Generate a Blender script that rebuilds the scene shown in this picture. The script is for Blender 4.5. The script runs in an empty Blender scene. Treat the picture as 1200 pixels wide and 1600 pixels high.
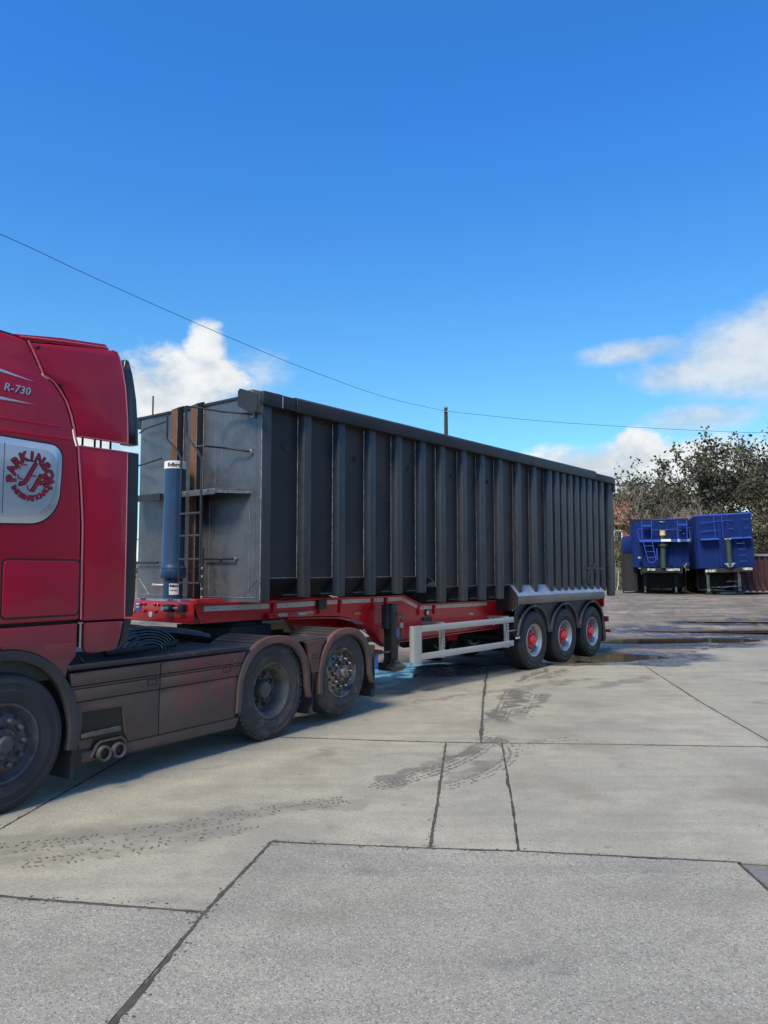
import bpy, bmesh, math, random
from mathutils import Vector, Matrix, noise
random.seed(7)
S = bpy.context.scene
COL = S.collection
PI = math.pi
R = math.radians

# ------------------------------------------------------------------ camera
cam_d = bpy.data.cameras.new('camera'); cam = bpy.data.objects.new('camera', cam_d); COL.objects.link(cam)
CAM_H = 1.83
cam.location = (0, 0, CAM_H); cam.rotation_euler = (R(90 + 4.326), 0, 0)
cam_d.sensor_fit = 'VERTICAL'; cam_d.sensor_height = 32; cam_d.sensor_width = 24; cam_d.lens = 24.0
cam_d.clip_start = 0.05; cam_d.clip_end = 6000
S.camera = cam

# ------------------------------------------------------------------ sun and sky
SUN_EL = R(50); SUN_AZ = math.atan2(-0.52, -0.854)      # direction towards the sun, measured from +Y to +X
sun_d = bpy.data.lights.new('sun', 'SUN'); sun = bpy.data.objects.new('sun', sun_d); COL.objects.link(sun)
sun_d.energy = 1.5; sun_d.angle = R(19); sun_d.color = (1.0, 0.87, 0.64)
sd = Vector((math.sin(SUN_AZ) * math.cos(SUN_EL), math.cos(SUN_AZ) * math.cos(SUN_EL), math.sin(SUN_EL)))
sun.rotation_euler = sd.to_track_quat('Z', 'Y').to_euler()
sun.location = sd * 50

S.view_settings.view_transform = 'Standard'; S.view_settings.look = 'None'
S.view_settings.gamma = 1; S.view_settings.exposure = 1.68; S.view_settings.use_curve_mapping = False
S.render.engine = 'CYCLES'

W = bpy.data.worlds.new('World'); S.world = W; W.use_nodes = True
SKY_STRENGTH = 0.05

class N:
    """small node helper"""
    def __init__(s, nt): s.nt = nt; s.L = nt.links
    def new(s, t, **k):
        n = s.nt.nodes.new(t)
        for a, b in k.items(): setattr(n, a, b)
        return n
    def put(s, sock, v):
        if v is None: return
        if hasattr(v, 'is_output') or isinstance(v, bpy.types.NodeSocket): s.L.new(v, sock)
        else:
            if isinstance(v, (tuple, list)) and sock.type == 'RGBA' and len(v) == 3: v = (*v, 1)
            sock.default_value = v
    def m(s, op, a, b=None, c=None, clamp=False):
        n = s.new('ShaderNodeMath', operation=op, use_clamp=clamp)
        s.put(n.inputs[0], a); s.put(n.inputs[1], b); s.put(n.inputs[2], c); return n.outputs[0]
    def mix(s, f, a, b, mode='MIX'):
        n = s.new('ShaderNodeMix', data_type='RGBA', blend_type=mode)
        s.put(n.inputs[0], f); s.put(n.inputs[6], a); s.put(n.inputs[7], b); return n.outputs[2]
    def mixf(s, f, a, b):
        n = s.new('ShaderNodeMix', data_type='FLOAT')
        s.put(n.inputs[0], f); s.put(n.inputs[2], a); s.put(n.inputs[3], b); return n.outputs[0]
    def smooth(s, v, a, b, x=0.0, y=1.0):
        n = s.new('ShaderNodeMapRange', interpolation_type='SMOOTHSTEP')
        s.put(n.inputs[0], v); n.inputs[1].default_value = a; n.inputs[2].default_value = b
        n.inputs[3].default_value = x; n.inputs[4].default_value = y; return n.outputs[0]
    def noise(s, vec, scale, detail=4, rough=.55, dist=0, col=False):
        n = s.new('ShaderNodeTexNoise'); s.put(n.inputs['Vector'], vec)
        n.inputs['Scale'].default_value = scale; n.inputs['Detail'].default_value = detail
        n.inputs['Roughness'].default_value = rough; n.inputs['Distortion'].default_value = dist
        return n.outputs['Color'] if col else n.outputs['Fac']
    def vor(s, vec, scale, feature='F1', out='Distance', rnd=1):
        n = s.new('ShaderNodeTexVoronoi', feature=feature); s.put(n.inputs['Vector'], vec)
        n.inputs['Scale'].default_value = scale; n.inputs['Randomness'].default_value = rnd
        return n.outputs[out]
    def mapv(s, vec, sc=(1, 1, 1), loc=(0, 0, 0), rot=(0, 0, 0)):
        n = s.new('ShaderNodeMapping'); s.put(n.inputs[0], vec)
        n.inputs['Scale'].default_value = sc; n.inputs['Location'].default_value = loc; n.inputs['Rotation'].default_value = rot
        return n.outputs[0]
    def ramp(s, v, stops):
        n = s.new('ShaderNodeValToRGB'); s.put(n.inputs[0], v); e = n.color_ramp.elements
        while len(e) < len(stops): e.new(.5)
        for i, (p, c) in enumerate(stops):
            e[i].position = p; e[i].color = (*c, 1) if len(c) == 3 else c
        return n.outputs[0]

def build_world():
    nt = W.node_tree; nt.nodes.clear(); h = N(nt)
    out = h.new('ShaderNodeOutputWorld'); bg = h.new('ShaderNodeBackground')
    sky = h.new('ShaderNodeTexSky', sky_type='NISHITA'); sky.sun_disc = False
    sky.sun_elevation = SUN_EL; sky.sun_rotation = SUN_AZ
    sky.altitude = 50; sky.air_density = 1.0; sky.dust_density = 0.25; sky.ozone_density = 2.2
    tc = h.new('ShaderNodeTexCoord'); g = tc.outputs['Generated']
    sep = h.new('ShaderNodeSeparateXYZ'); h.put(sep.inputs[0], g)
    X, Y, Z = sep.outputs
    az = h.m('ARCTAN2', X, Y); el = h.m('ARCSINE', Z)
    n1 = h.noise(h.mapv(g, (1, 1, 1.5)), 7.5, 9, .58, .25)
    n2 = h.noise(h.mapv(g, (1, 1, 1.6), (3, 1, 2)), 22, 7, .6, .3)
    def px(x, y):    # photograph position -> azimuth, elevation of that place in the sky
        a = (x - 600) / 1200; b = (800 - y) / 1200; t = .0755
        d = Vector((a, math.cos(t) - b * math.sin(t), math.sin(t) + b * math.cos(t))).normalized()
        return math.atan2(d.x, d.y), math.asin(d.z)
    def blob(x, y, rx, ry, k=1.0, lean=0.0):
        a0, e0 = px(x, y)
        da = h.m('SUBTRACT', az, a0); de = h.m('SUBTRACT', el, e0)
        de = h.m('SUBTRACT', de, h.m('MULTIPLY', da, lean))
        q = h.m('ADD', h.m('POWER', h.m('ABSOLUTE', h.m('DIVIDE', da, rx / 1200)), 2.0),
                h.m('POWER', h.m('ABSOLUTE', h.m('DIVIDE', de, ry / 1200)), 2.0))
        return h.m('MULTIPLY', h.m('SUBTRACT', 1.0, q), k)
    def mx(l):
        r = l[0]
        for b in l[1:]: r = h.m('MAXIMUM', r, b)
        return h.m('MAXIMUM', r, -1.5)
    # sharp cumulus (left, and low on the right)
    A = mx([blob(250, 610, 95, 70), blob(322, 545, 36, 44), blob(325, 600, 75, 60), blob(60, 660, 190, 90),
            blob(940, 745, 165, 56, 1.3), blob(995, 715, 45, 48, 1.2), blob(1090, 745, 190, 62)])
    # softer veil (big one at right)
    B = mx([blob(1190, 560, 165, 68, 1.25), blob(1070, 585, 95, 32, 1.15), blob(1000, 548, 95, 20, 1.1, .05), blob(1230, 490, 110, 42, 1.1, .3),
            blob(1095, 652, 95, 24, 1.1), blob(1330, 600, 160, 90, .9), blob(395, 590, 60, 40, .55)])
    da = h.m('ADD', A, h.m('ADD', h.m('MULTIPLY', h.m('SUBTRACT', n1, .5), 2.8), h.m('MULTIPLY', h.m('SUBTRACT', n2, .5), 1.6)))
    db = h.m('ADD', B, h.m('ADD', h.m('MULTIPLY', h.m('SUBTRACT', n1, .5), 1.7), h.m('MULTIPLY', h.m('SUBTRACT', n2, .5), 1.6)))
    ca = h.smooth(da, -.10, .80); cb = h.smooth(db, -.25, 1.45, 0, .90)
    # scattered cloud round the rest of the horizon
    n3 = h.noise(h.mapv(g, (1, 1, 2.6), (7, 2, 5)), 2.6, 8, .58, .3)
    far = h.smooth(h.m('ABSOLUTE', az), .62, .95)
    cc = h.m('MULTIPLY', h.m('MULTIPLY', h.smooth(n3, .50, .64), far), h.smooth(el, 1.25, .7))
    cov = h.m('MAXIMUM', h.m('MAXIMUM', ca, cb), cc)
    shade = h.smooth(h.m('ADD', h.m('MULTIPLY', n2, .6), h.m('MULTIPLY', n1, .9)), .55, .95)
    white = h.mix(shade, (.60, .68, .76), (.97, .99, 1.0))
    whiteB = h.mix(shade, (.52, .62, .73), (.80, .86, .90))
    wcol = h.mix(h.smooth(h.m('SUBTRACT', cb, ca), -.05, .35), white, whiteB)
    wcol = h.mix(1.0, wcol, (1 / SKY_STRENGTH * .30,) * 3, 'MULTIPLY')
    tint = h.mix(h.smooth(el, .03, .62), (.56, .97, .99), (.28, .90, 1.58))
    tint = h.mix(h.smooth(el, .17, .0), tint, (.86, .93, 1.12))
    skyc = h.mix(1.0, sky.outputs[0], tint, 'MULTIPLY')
    h.put(bg.inputs[0], h.mix(cov, skyc, wcol)); bg.inputs[1].default_value = SKY_STRENGTH
    h.L.new(bg.outputs[0], out.inputs[0])
build_world()

# ------------------------------------------------------------------ materials
def newmat(name):
    m = bpy.data.materials.new(name); m.use_nodes = True; nt = m.node_tree
    b = nt.nodes['Principled BSDF']; h = N(nt)
    tc = h.new('ShaderNodeTexCoord')
    return m, b, h, tc.outputs['Object']

MUD = (.105, .088, .074)
def pbr(name, col, rough=.5, metal=0, coat=0, var=.15, vs=2.5, bump=.0, bs=60, rv=.1, dirt=None, spec=.5, second=None, scuff=None, streak=False):
    """dirt=(w_low full, w_high none, amount, colour); second=(colour, noise scale, threshold)"""
    m, b, h, o = newmat(name)
    n = h.noise(o, vs, 6, .6)
    n2 = h.noise(o, vs * 9, 5, .65)
    c = h.mix(h.m('MULTIPLY', h.smooth(h.m('ADD', h.m('MULTIPLY', n, .65), h.m('MULTIPLY', n2, .35)), .32, .68), 1.0),
              tuple(x * (1 - var) for x in col), tuple(min(1, x * (1 + var)) for x in col))
    r = h.m('ADD', rough, h.m('MULTIPLY', h.m('SUBTRACT', n2, .5), rv * 2), clamp=True)
    mt = metal
    if second:
        f = h.smooth(h.noise(o, second[1], 7, .65, .2), second[2], second[2] + .12)
        c = h.mix(f, c, second[0])
    if scuff:
        f = h.smooth(h.noise(h.mapv(o, (1, 1, .25)), scuff[1], 8, .7, 1.5), scuff[2], scuff[2] + .1)
        c = h.mix(h.m('MULTIPLY', f, scuff[3]), c, scuff[0])
    if dirt:
        lo, hi, amt, dc = dirt
        sp = h.new('ShaderNodeSeparateXYZ'); h.put(sp.inputs[0], o)
        z = h.m('ADD', sp.outputs[2], h.m('MULTIPLY', h.m('SUBTRACT', h.noise(o, 2.2, 6, .65), .5), .45))
        f = h.smooth(z, hi, lo)
        st = h.smooth(h.noise(h.mapv(o, (16, 6, .9)), 1.6, 5, .6), .42, .66)
        wide = h.smooth(h.noise(h.mapv(o, (.8, .4, .3), (2.2, 0, 0)), 1.6, 2, .5), .48, .62)
        if streak: wide = h.m('MULTIPLY', h.smooth(sp.outputs[0], 1.55, 2.0), h.smooth(sp.outputs[2], .35, .7)); st = h.smooth(h.noise(h.mapv(o, (22, 0, .5)), 1.5, 4, .6), .44, .62)
        f = h.m('MULTIPLY', f, h.m('SUBTRACT', amt, h.m('MULTIPLY', h.m('MULTIPLY', st, wide), .6 if streak else .4)))
        g = h.smooth(h.noise(o, 70, 4, .7), .4, .65)
        f2 = h.m('MULTIPLY', f, h.m('ADD', .93, h.m('MULTIPLY', g, .07)))
        dcol = h.mix(h.noise(o, 5, 5, .6), tuple(x * .72 for x in dc), tuple(x * 1.2 for x in dc))
        c = h.mix(f2, c, dcol)
        r = h.mixf(f2, r, .88)
        if coat: h.put(b.inputs['Coat Weight'], h.m('MULTIPLY', h.m('SUBTRACT', 1, f2, clamp=True), coat))
        if metal: mt = h.m('MULTIPLY', h.m('SUBTRACT', 1, f2, clamp=True), metal)
    elif coat: b.inputs['Coat Weight'].default_value = coat
    b.inputs['Coat Roughness'].default_value = .06
    h.put(b.inputs['Base Color'], c); h.put(b.inputs['Roughness'], r); h.put(b.inputs['Metallic'], mt)
    b.inputs['Specular IOR Level'].default_value = spec
    if bump:
        bn = h.new('ShaderNodeBump'); bn.inputs['Strength'].default_value = bump; bn.inputs['Distance'].default_value = .01
        h.put(bn.inputs['Height'], h.noise(o, bs, 5, .6)); h.put(b.inputs['Normal'], bn.outputs[0])
    return m

MAT = {}
def mk(k, *a, **kw): MAT[k] = pbr(k, *a, **kw)
RED = (.42, .0025, .028)
mk('cab_red', RED, .42, 0, .28, spec=.35, var=.06, vs=1.2, rv=.03, dirt=(.85, 1.75, .95, MUD), bump=.02, bs=3)
mk('edge_highlight', (.55, .14, .19), .25, 0, .8, var=.1, dirt=(.9, 1.6, .9, MUD))  # paler red that paints the highlights caught along panel edges
mk('skirt_red', (.24, .008, .02), .45, 0, .3, dirt=(.90, 1.42, .97, (.098, .082, .066)), bump=.12, bs=45, streak=True)
mk('fender_red', (.22, .010, .02), .5, 0, .3, dirt=(.90, 1.40, .95, (.098, .084, .070)), bump=.12, bs=45)
mk('black_plastic', (.018, .021, .024), .5, dirt=(.5, 1.5, .85, (.075, .068, .06)), bump=.06)
mk('black_glossy', (.012, .016, .018), .22, coat=.4)
mk('dark_rubber', (.028, .028, .030), .8, bump=.25, bs=30, var=.3, second=((.07, .066, .06), 5, .56))
mk('dirty_tyre', (.048, .046, .045), .85, bump=.2, bs=40, var=.35, second=((.085, .076, .066), 4, .52))
mk('front_tyre', (.026, .028, .031), .72, bump=.12, bs=40, var=.2, second=((.05, .047, .044), 4, .60))
mk('trailer_tyre', (.014, .016, .019), .62, bump=.08, bs=40, var=.2, second=((.035, .033, .03), 6, .62))
mk('dirty_rim', (.12, .115, .105), .65, .35, var=.3, vs=8, bump=.15, second=((.07, .06, .05), 7, .52))
mk('front_rim', (.085, .088, .095), .55, .4, var=.3, vs=8, bump=.1)
mk('polished_rim', (.24, .225, .20), .42, .7, var=.35, vs=14, second=((.085, .078, .07), 6, .44))
mk('chrome', (.30, .29, .27), .36, .9, var=.2, second=((.09, .08, .07), 12, .5))
mk('silver_rim', (.36, .37, .38), .40, .7, var=.12, vs=8)
mk('silver_dull', (.30, .305, .30), .5, .5, var=.12)
mk('galvanised', (.40, .41, .41), .48, .55, var=.25, vs=22)
mk('aluminium', (.45, .45, .43), .45, .35, var=.06)
mk('chassis_red', (.56, .004, .014), .32, 0, .5, var=.08, dirt=(.35, 1.05, .2, (.08, .05, .045)))
mk('hub_red', (.62, .006, .016), .35, 0, .5)
mk('tape_silver', (.52, .50, .47), .42, .15, var=.1)
mk('cylinder_blue', (.007, .042, .115), .45, .0, .2, var=.12)
mk('white_paint', (.72, .73, .72), .45)
mk('white_label', (.68, .70, .70), .5)
mk('black_print', (.012, .012, .014), .5)
mk('blue_print', (.02, .12, .42), .45)
mk('blue_strap', (.02, .12, .55), .5)
mk('amber', (.55, .24, .02), .3)
mk('lens_clear', (.45, .45, .42), .2, .3)
mk('cream', (.46, .45, .30), .6, var=.2, second=((.25, .23, .16), 7, .6))
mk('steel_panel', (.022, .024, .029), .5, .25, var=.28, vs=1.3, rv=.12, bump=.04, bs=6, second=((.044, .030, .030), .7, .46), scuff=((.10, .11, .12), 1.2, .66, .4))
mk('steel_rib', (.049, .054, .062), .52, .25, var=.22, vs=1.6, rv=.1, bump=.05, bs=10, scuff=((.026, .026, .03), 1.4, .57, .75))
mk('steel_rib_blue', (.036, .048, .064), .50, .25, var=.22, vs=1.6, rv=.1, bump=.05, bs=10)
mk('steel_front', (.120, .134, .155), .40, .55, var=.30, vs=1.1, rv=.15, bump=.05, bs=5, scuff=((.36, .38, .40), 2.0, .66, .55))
mk('steel_dark', (.026, .030, .036), .55, .35, var=.25)
mk('steel_ledge', (.36, .41, .47), .46, .55, var=.22, vs=2.4, rv=.12)  # pale blue base paints in the sky reflected by the sloping ledge
mk('steel_fascia', (.17, .145, .13), .5, .45, var=.3, vs=2)
mk('steel_perforated', (.16, .17, .18), .5, .6, var=.4, vs=25)
mk('rust', (.15, .066, .032), .85, var=.3, vs=3, second=((.12, .06, .035), 6, .5))
mk('weld', (.30, .31, .31), .45, .6, var=.4, vs=30)
mk("far_blue", (.0015, .017, .115), .6, .0, 0, spec=.2, var=.25, vs=1.4, second=((.005, .010, .06), 1.3, .55))
mk('far_blue_light', (.02, .07, .42), .45, var=.2)
mk('far_green', (.030, .048, .036), .5, var=.3)
mk('far_dark', (.012, .013, .016), .7)
mk('yellow_cap', (.72, .52, .24), .5)
mk('white_worn', (.5, .5, .46), .6, second=((.12, .14, .10), 6, .45))
mk('maroon', (.060, .022, .030), .6, var=.3, second=((.08, .045, .035), 3, .6))
mk('wood_pole', (.045, .036, .030), .85, var=.35, vs=8, bump=.3)
mk('wire_black', (.02, .022, .026), .6)
mk('bark', (.085, .072, .060), .9, var=.35, vs=5, bump=.4, bs=20)
mk('twig_pale', (.27, .22, .17), .9, var=.3, vs=2)
mk('brick_wall', (.25, .12, .08), .85, var=.25, vs=3)
mk('window_dark', (.02, .025, .03), .1)
mk('roof_red', (.30, .125, .075), .85, var=.3, vs=2)
mk('roof_brown', (.14, .115, .085), .9, var=.3, vs=1.5)
mk('logo_red', (.34, .012, .035), .4)
mk('decal_silver', (.48, .50, .52), .4, .2)
mk('window_panel', (.42, .49, .55), .22, .25, .5, var=.05)
mk('window_rim', (.58, .64, .68), .18, .6, .5, var=.05)

def leaf_mat(name, a, b_, sc=1.2):
    m, b, h, o = newmat(name)
    f = h.smooth(h.noise(o, sc, 5, .6), .35, .66)
    f2 = h.noise(o, 14, 2, .5)
    h.put(b.inputs['Base Color'], h.mix(h.m('ADD', h.m('MULTIPLY', f, .6), h.m('MULTIPLY', f2, .4)), a, b_))
    b.inputs['Roughness'].default_value = .55; b.inputs['Specular IOR Level'].default_value = .35
    MAT[name] = m
leaf_mat('leaf_dark', (.036, .044, .028), (.105, .100, .058))
leaf_mat('leaf_olive', (.060, .060, .032), (.16, .13, .075))
leaf_mat('leaf_green', (.035, .075, .022), (.08, .12, .04))
leaf_mat('bramble', (.10, .078, .048), (.22, .175, .12), .5)

# wetness: ellipses on the ground, world coordinates (x, y, rx, ry)
WET = [(4.9, 16.5, 2.3, 1.35), (7.0, 19.3, 2.6, 1.2), (3.7, 15.6, 1.5, .75), (10.2, 21.8, 3.4, 1.4), (11.8, 24.2, 3.0, .9), (-.2, 14.6, 2.6, 1.5), (5.2, 15.6, .9, .8), (8.2, 22.6, 1.8, .9)]
def wet_mask(h, o):
    sp = h.new('ShaderNodeSeparateXYZ'); nz = h.noise(o, .9, 6, .6, .3, col=True)
    v = h.new('ShaderNodeVectorMath', operation='MULTIPLY_ADD'); h.put(v.inputs[0], nz); v.inputs[1].default_value = (1.6, 1.2, 0); h.put(v.inputs[2], o)
    h.put(sp.inputs[0], v.outputs[0]); X, Y = sp.outputs[0], sp.outputs[1]
    r = None
    for (cx, cy, rx, ry) in WET:
        a = h.m('POWER', h.m('DIVIDE', h.m('SUBTRACT', X, cx + .8), rx), 2.0); c = h.m('POWER', h.m('DIVIDE', h.m('SUBTRACT', Y, cy + .6), ry), 2.0)
        q = h.m('SUBTRACT', 1.0, h.m('ADD', a, c))
        r = q if r is None else h.m('MAXIMUM', r, q)
    return h.smooth(r, -.12, .30), X, Y

def concrete(name, coarse):
    m, b, h, o = newmat(name)
    info = h.new('ShaderNodeObjectInfo')
    base = h.mix(info.outputs['Random'], (.365, .345, .268) if not coarse else (.335, .324, .262), (.412, .385, .298) if not coarse else (.355, .34, .272))
    big = h.noise(o, .55, 6, .6, .4); mid = h.noise(o, 3.2, 6, .65); fine = h.noise(o, 38, 5, .7)
    c = h.mix(h.smooth(big, .3, .7), h.mix(1, base, (.84, .85, .87), 'MULTIPLY'), h.mix(1, base, (1.1, 1.09, 1.06), 'MULTIPLY'))
    c = h.mix(h.smooth(mid, .38, .66, 0, .62), c, h.mix(1, base, (.76, .77, .79), 'MULTIPLY'))
    # sweeping tyre polish: faint long streaks
    st = h.noise(h.mapv(o, (.35, 3.2, 1), (0, 0, 0), (0, 0, R(24))), 1.3, 5, .6)
    c = h.mix(h.smooth(st, .44, .68, 0, .5), c, h.mix(1, base, (.70, .71, .73), 'MULTIPLY'))
    sc = 105 if coarse else 130
    cell = h.new('ShaderNodeTexVoronoi'); h.put(cell.inputs['Vector'], o); cell.inputs['Scale'].default_value = sc
    cs = h.new('ShaderNodeSeparateColor'); h.put(cs.inputs[0], cell.outputs['Color'])
    amt = 1.0 if coarse else .55
    dk = h.smooth(cs.outputs[0], .56, .80, 0, .85 * amt); lt = h.smooth(cs.outputs[1], .60, .84, 0, .60 * amt)
    edge = h.smooth(cell.outputs['Distance'], .62, .30)
    c = h.mix(h.m('MULTIPLY', dk, edge), c, (.085, .085, .088)); c = h.mix(h.m('MULTIPLY', lt, edge), c, (.60, .59, .56))
    c = h.mix(h.smooth(fine, .42, .7, 0, .5 * amt + .1), c, (.17, .168, .16))
    pit = h.smooth(h.noise(o, 21, 3, .6), .66, .74, 0, .55)
    c = h.mix(pit, c, (.09, .088, .085))
    # brown mud film in patches, dark oil spots
    c = h.mix(h.smooth(h.noise(h.mapv(o, (1, 1, 1), (5, 9, 0)), .8, 6, .65), .50, .70, 0, .5), c, (.22, .19, .14))
    c = h.mix(h.smooth(h.noise(h.mapv(o, (1, 1, 1), (15, 3, 0)), 1.7, 4, .5), .62, .74, 0, .42), c, (.10, .10, .10))
    c = h.mix(h.smooth(h.noise(h.mapv(o, (1, 1, 1), (25, 13, 0)), 5.5, 3, .5), .70, .78, 0, .45), c, (.11, .108, .10))
    w, X, Y = wet_mask(h, o)
    # darker damp and dust patches
    c = h.mix(h.smooth(h.noise(h.mapv(o, (1, 1.6, 1), (3, 17, 0)), .45, 5, .6, .6), .50, .66, 0, .30), c, (.17, .165, .15))
    # rubber and mud smeared along the tyre paths
    sn = h.noise(o, 3.5, 5, .65)
    def seg(x0, y0, x1, y1, wd, k):
        L = math.hypot(x1 - x0, y1 - y0); ux, uy = (x1 - x0) / L, (y1 - y0) / L
        dx = h.m('SUBTRACT', X, x0 + .8); dy = h.m('SUBTRACT', Y, y0 + .6)
        t = h.m('ADD', h.m('MULTIPLY', dx, ux), h.m('MULTIPLY', dy, uy)); q = h.m('ABSOLUTE', h.m('SUBTRACT', h.m('MULTIPLY', dx, uy), h.m('MULTIPLY', dy, ux)))
        m1 = h.smooth(q, wd, wd * .4); m2 = h.m('MULTIPLY', h.smooth(t, -.15, .2), h.smooth(t, L + .15, L - .2))
        return h.m('MULTIPLY', h.m('MULTIPLY', m1, m2), k)
    sm = None
    for g_ in ((-.1, 6.62, .6, 7.4, .15, .62), (.6, 7.4, 1.2, 8.6, .15, .66), (.55, 6.7, 1.13, 7.5, .12, .55), (1.40, 9.5, 1.98, 11.95, .16, .8), (1.75, 9.75, 2.28, 11.6, .13, .6), (2.2, 12.6, 3.0, 14.4, .14, .7), (2.7, 12.9, 3.5, 14.4, .13, .6), (-2.7, 5.2, -.3, 6.3, .22, .35), (-2.6, 4.9, -.9, 5.7, .2, .3), (3.2, 12.0, 4.6, 13.4, .25, .5), (6.0, 12.6, 9.5, 13.6, .3, .4), (.5, 10.8, 3.6, 13.2, .12, .5)):
        v_ = seg(*g_); sm = v_ if sm is None else h.m('MAXIMUM', sm, v_)
    c = h.mix(h.m('MULTIPLY', sm, h.smooth(sn, .26, .52)), c, (.095, .09, .082))
    # wet concrete below the trailer
    line = h.m('ADD', h.m('MULTIPLY', h.m('SUBTRACT', X, .19 + .8), -.77), h.m('MULTIPLY', h.m('SUBTRACT', Y, 11.3 + .6), .64))
    w2 = h.m('MULTIPLY', h.smooth(line, -.05, .18), h.smooth(h.noise(h.mapv(o, (.5, 1.6, 1), (0, 0, 0), (0, 0, R(50))), 1.1, 6, .6), .38, .56, .35, 1))
    w2 = h.m('MULTIPLY', h.m('MULTIPLY', w2, .62), h.smooth(h.m('ABSOLUTE', h.m('SUBTRACT', X, .2)), 4.2, 3.0))
    wet = h.m('MAXIMUM', w, w2)
    c = h.mix(h.m('MULTIPLY', wet, .66), c, (.055, .054, .054))
    h.put(b.inputs['Base Color'], c)
    h.put(b.inputs['Roughness'], h.mixf(wet, .85, h.mixf(h.smooth(mid, .42, .58), .10, .42)))
    h.put(b.inputs['Specular IOR Level'], h.mixf(wet, .35, .8))
    bn = h.new('ShaderNodeBump'); bn.inputs['Strength'].default_value = .5 if coarse else .28; bn.inputs['Distance'].default_value = .004
    hh = h.m('MULTIPLY', h.m('ADD', h.m('MULTIPLY', cell.outputs['Distance'], .8), h.m('MULTIPLY', fine, 1.2)), h.mixf(wet, 1.0, .15)); h.put(bn.inputs['Height'], hh)
    h.put(b.inputs['Normal'], bn.outputs[0])
    MAT[name] = m
concrete('concrete_coarse', True); concrete('concrete_smooth', False)

def dirt_ground():
    m, b, h, o = newmat('dirt_ground')
    big = h.noise(o, .35, 6, .6, .3); mid = h.noise(o, 2.5, 7, .65); fine = h.noise(o, 26, 5, .7)
    c = h.mix(h.smooth(big, .35, .65), (.19, .155, .118), (.30, .26, .205))
    c = h.mix(h.smooth(mid, .4, .68, 0, .7), c, (.075, .066, .058))
    st = h.noise(h.mapv(o, (.25, 2.2, 1), (0, 0, 0), (0, 0, R(14))), 1.4, 6, .6)
    c = h.mix(h.smooth(st, .47, .62, 0, .6), c, (.085, .076, .068))
    c = h.mix(h.smooth(fine, .5, .75, 0, .5), c, (.30, .28, .25))
    w, X, Y = wet_mask(h, o)
    w = h.m('MULTIPLY', w, h.smooth(h.m('ADD', h.m('MULTIPLY', mid, .6), h.m('MULTIPLY', st, .4)), .40, .50, .25, 1))
    c = h.mix(h.m('MULTIPLY', w, .75), c, (.045, .042, .042))
    h.put(b.inputs['Specular IOR Level'], h.mixf(w, .4, .85)); h.put(b.inputs['Base Color'], c); h.put(b.inputs['Roughness'], h.mixf(w, .92, h.mixf(h.smooth(mid, .42, .58), .08, .42)))
    bn = h.new('ShaderNodeBump'); h.put(bn.inputs['Strength'], h.mixf(w, .7, .07)); bn.inputs['Distance'].default_value = .02
    h.put(bn.inputs['Height'], h.m('ADD', h.m('MULTIPLY', mid, 1.5), fine)); h.put(b.inputs['Normal'], bn.outputs[0])
    MAT['dirt_ground'] = m
dirt_ground()
def water_mat():
    m, b, h, o = newmat('puddle_water')
    h.put(b.inputs['Base Color'], h.mix(h.noise(o, 2, 4, .5), (.050, .036, .024), (.075, .055, .038)))
    b.inputs['Roughness'].default_value = .03; b.inputs['Specular IOR Level'].default_value = .6
    bn = h.new('ShaderNodeBump'); bn.inputs['Strength'].default_value = .06; bn.inputs['Distance'].default_value = .01
    h.put(bn.inputs['Height'], h.noise(h.mapv(o, (1, 4, 1)), 5, 3, .5)); h.put(b.inputs['Normal'], bn.outputs[0])
    MAT['puddle_water'] = m
water_mat()
mk('joint_mud', (.060, .054, .046), .95, var=.4, vs=12, bump=.3)
mk('joint_dirt', (.075, .068, .056), .95, var=.35, vs=14, bump=.5, bs=120)
mk('mud_clod', (.14, .128, .108), .9, var=.3, vs=6)
mk('asphalt_patch', (.17, .168, .158), .85, var=.3, vs=40, bump=.4, bs=90, second=((.2, .2, .2), 45, .62))

# ------------------------------------------------------------------ mesh helpers
def finish(bm, name, mat, parent=None, bevel=0, seg=2, smooth=35, warp=None, recalc=True):
    if recalc: bmesh.ops.recalc_face_normals(bm, faces=bm.faces)
    if bevel:
        es = [e for e in bm.edges if len(e.link_faces) == 2 and e.calc_face_angle(0) > R(32)]
        bmesh.ops.bevel(bm, geom=es, offset=bevel, segments=seg, affect='EDGES', profile=.5, clamp_overlap=True)
    if warp:
        for v in bm.verts: v.co = warp(v.co)
    if smooth:
        for f in bm.faces: f.smooth = True
        lim = R(smooth)
        for e in bm.edges:
            if len(e.link_faces) != 2 or e.calc_face_angle(0) > lim: e.smooth = False
    me = bpy.data.meshes.new(name); bm.to_mesh(me); bm.free()
    o = bpy.data.objects.new(name, me); COL.objects.link(o)
    me.materials.append(MAT[mat] if isinstance(mat, str) else mat)
    if parent: o.parent = parent
    return o

def tag(o, label=None, cat=None, group=None, kind=None):
    if label: o['label'] = label
    if cat: o['category'] = cat
    if group: o['group'] = group
    if kind: o['kind'] = kind
    return o
def empty(name, loc=(0, 0, 0), rz=0, **k):
    o = bpy.data.objects.new(name, None); COL.objects.link(o); o.location = loc; o.rotation_euler = (0, 0, rz); o.empty_display_size = .3
    return tag(o, **k)

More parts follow.
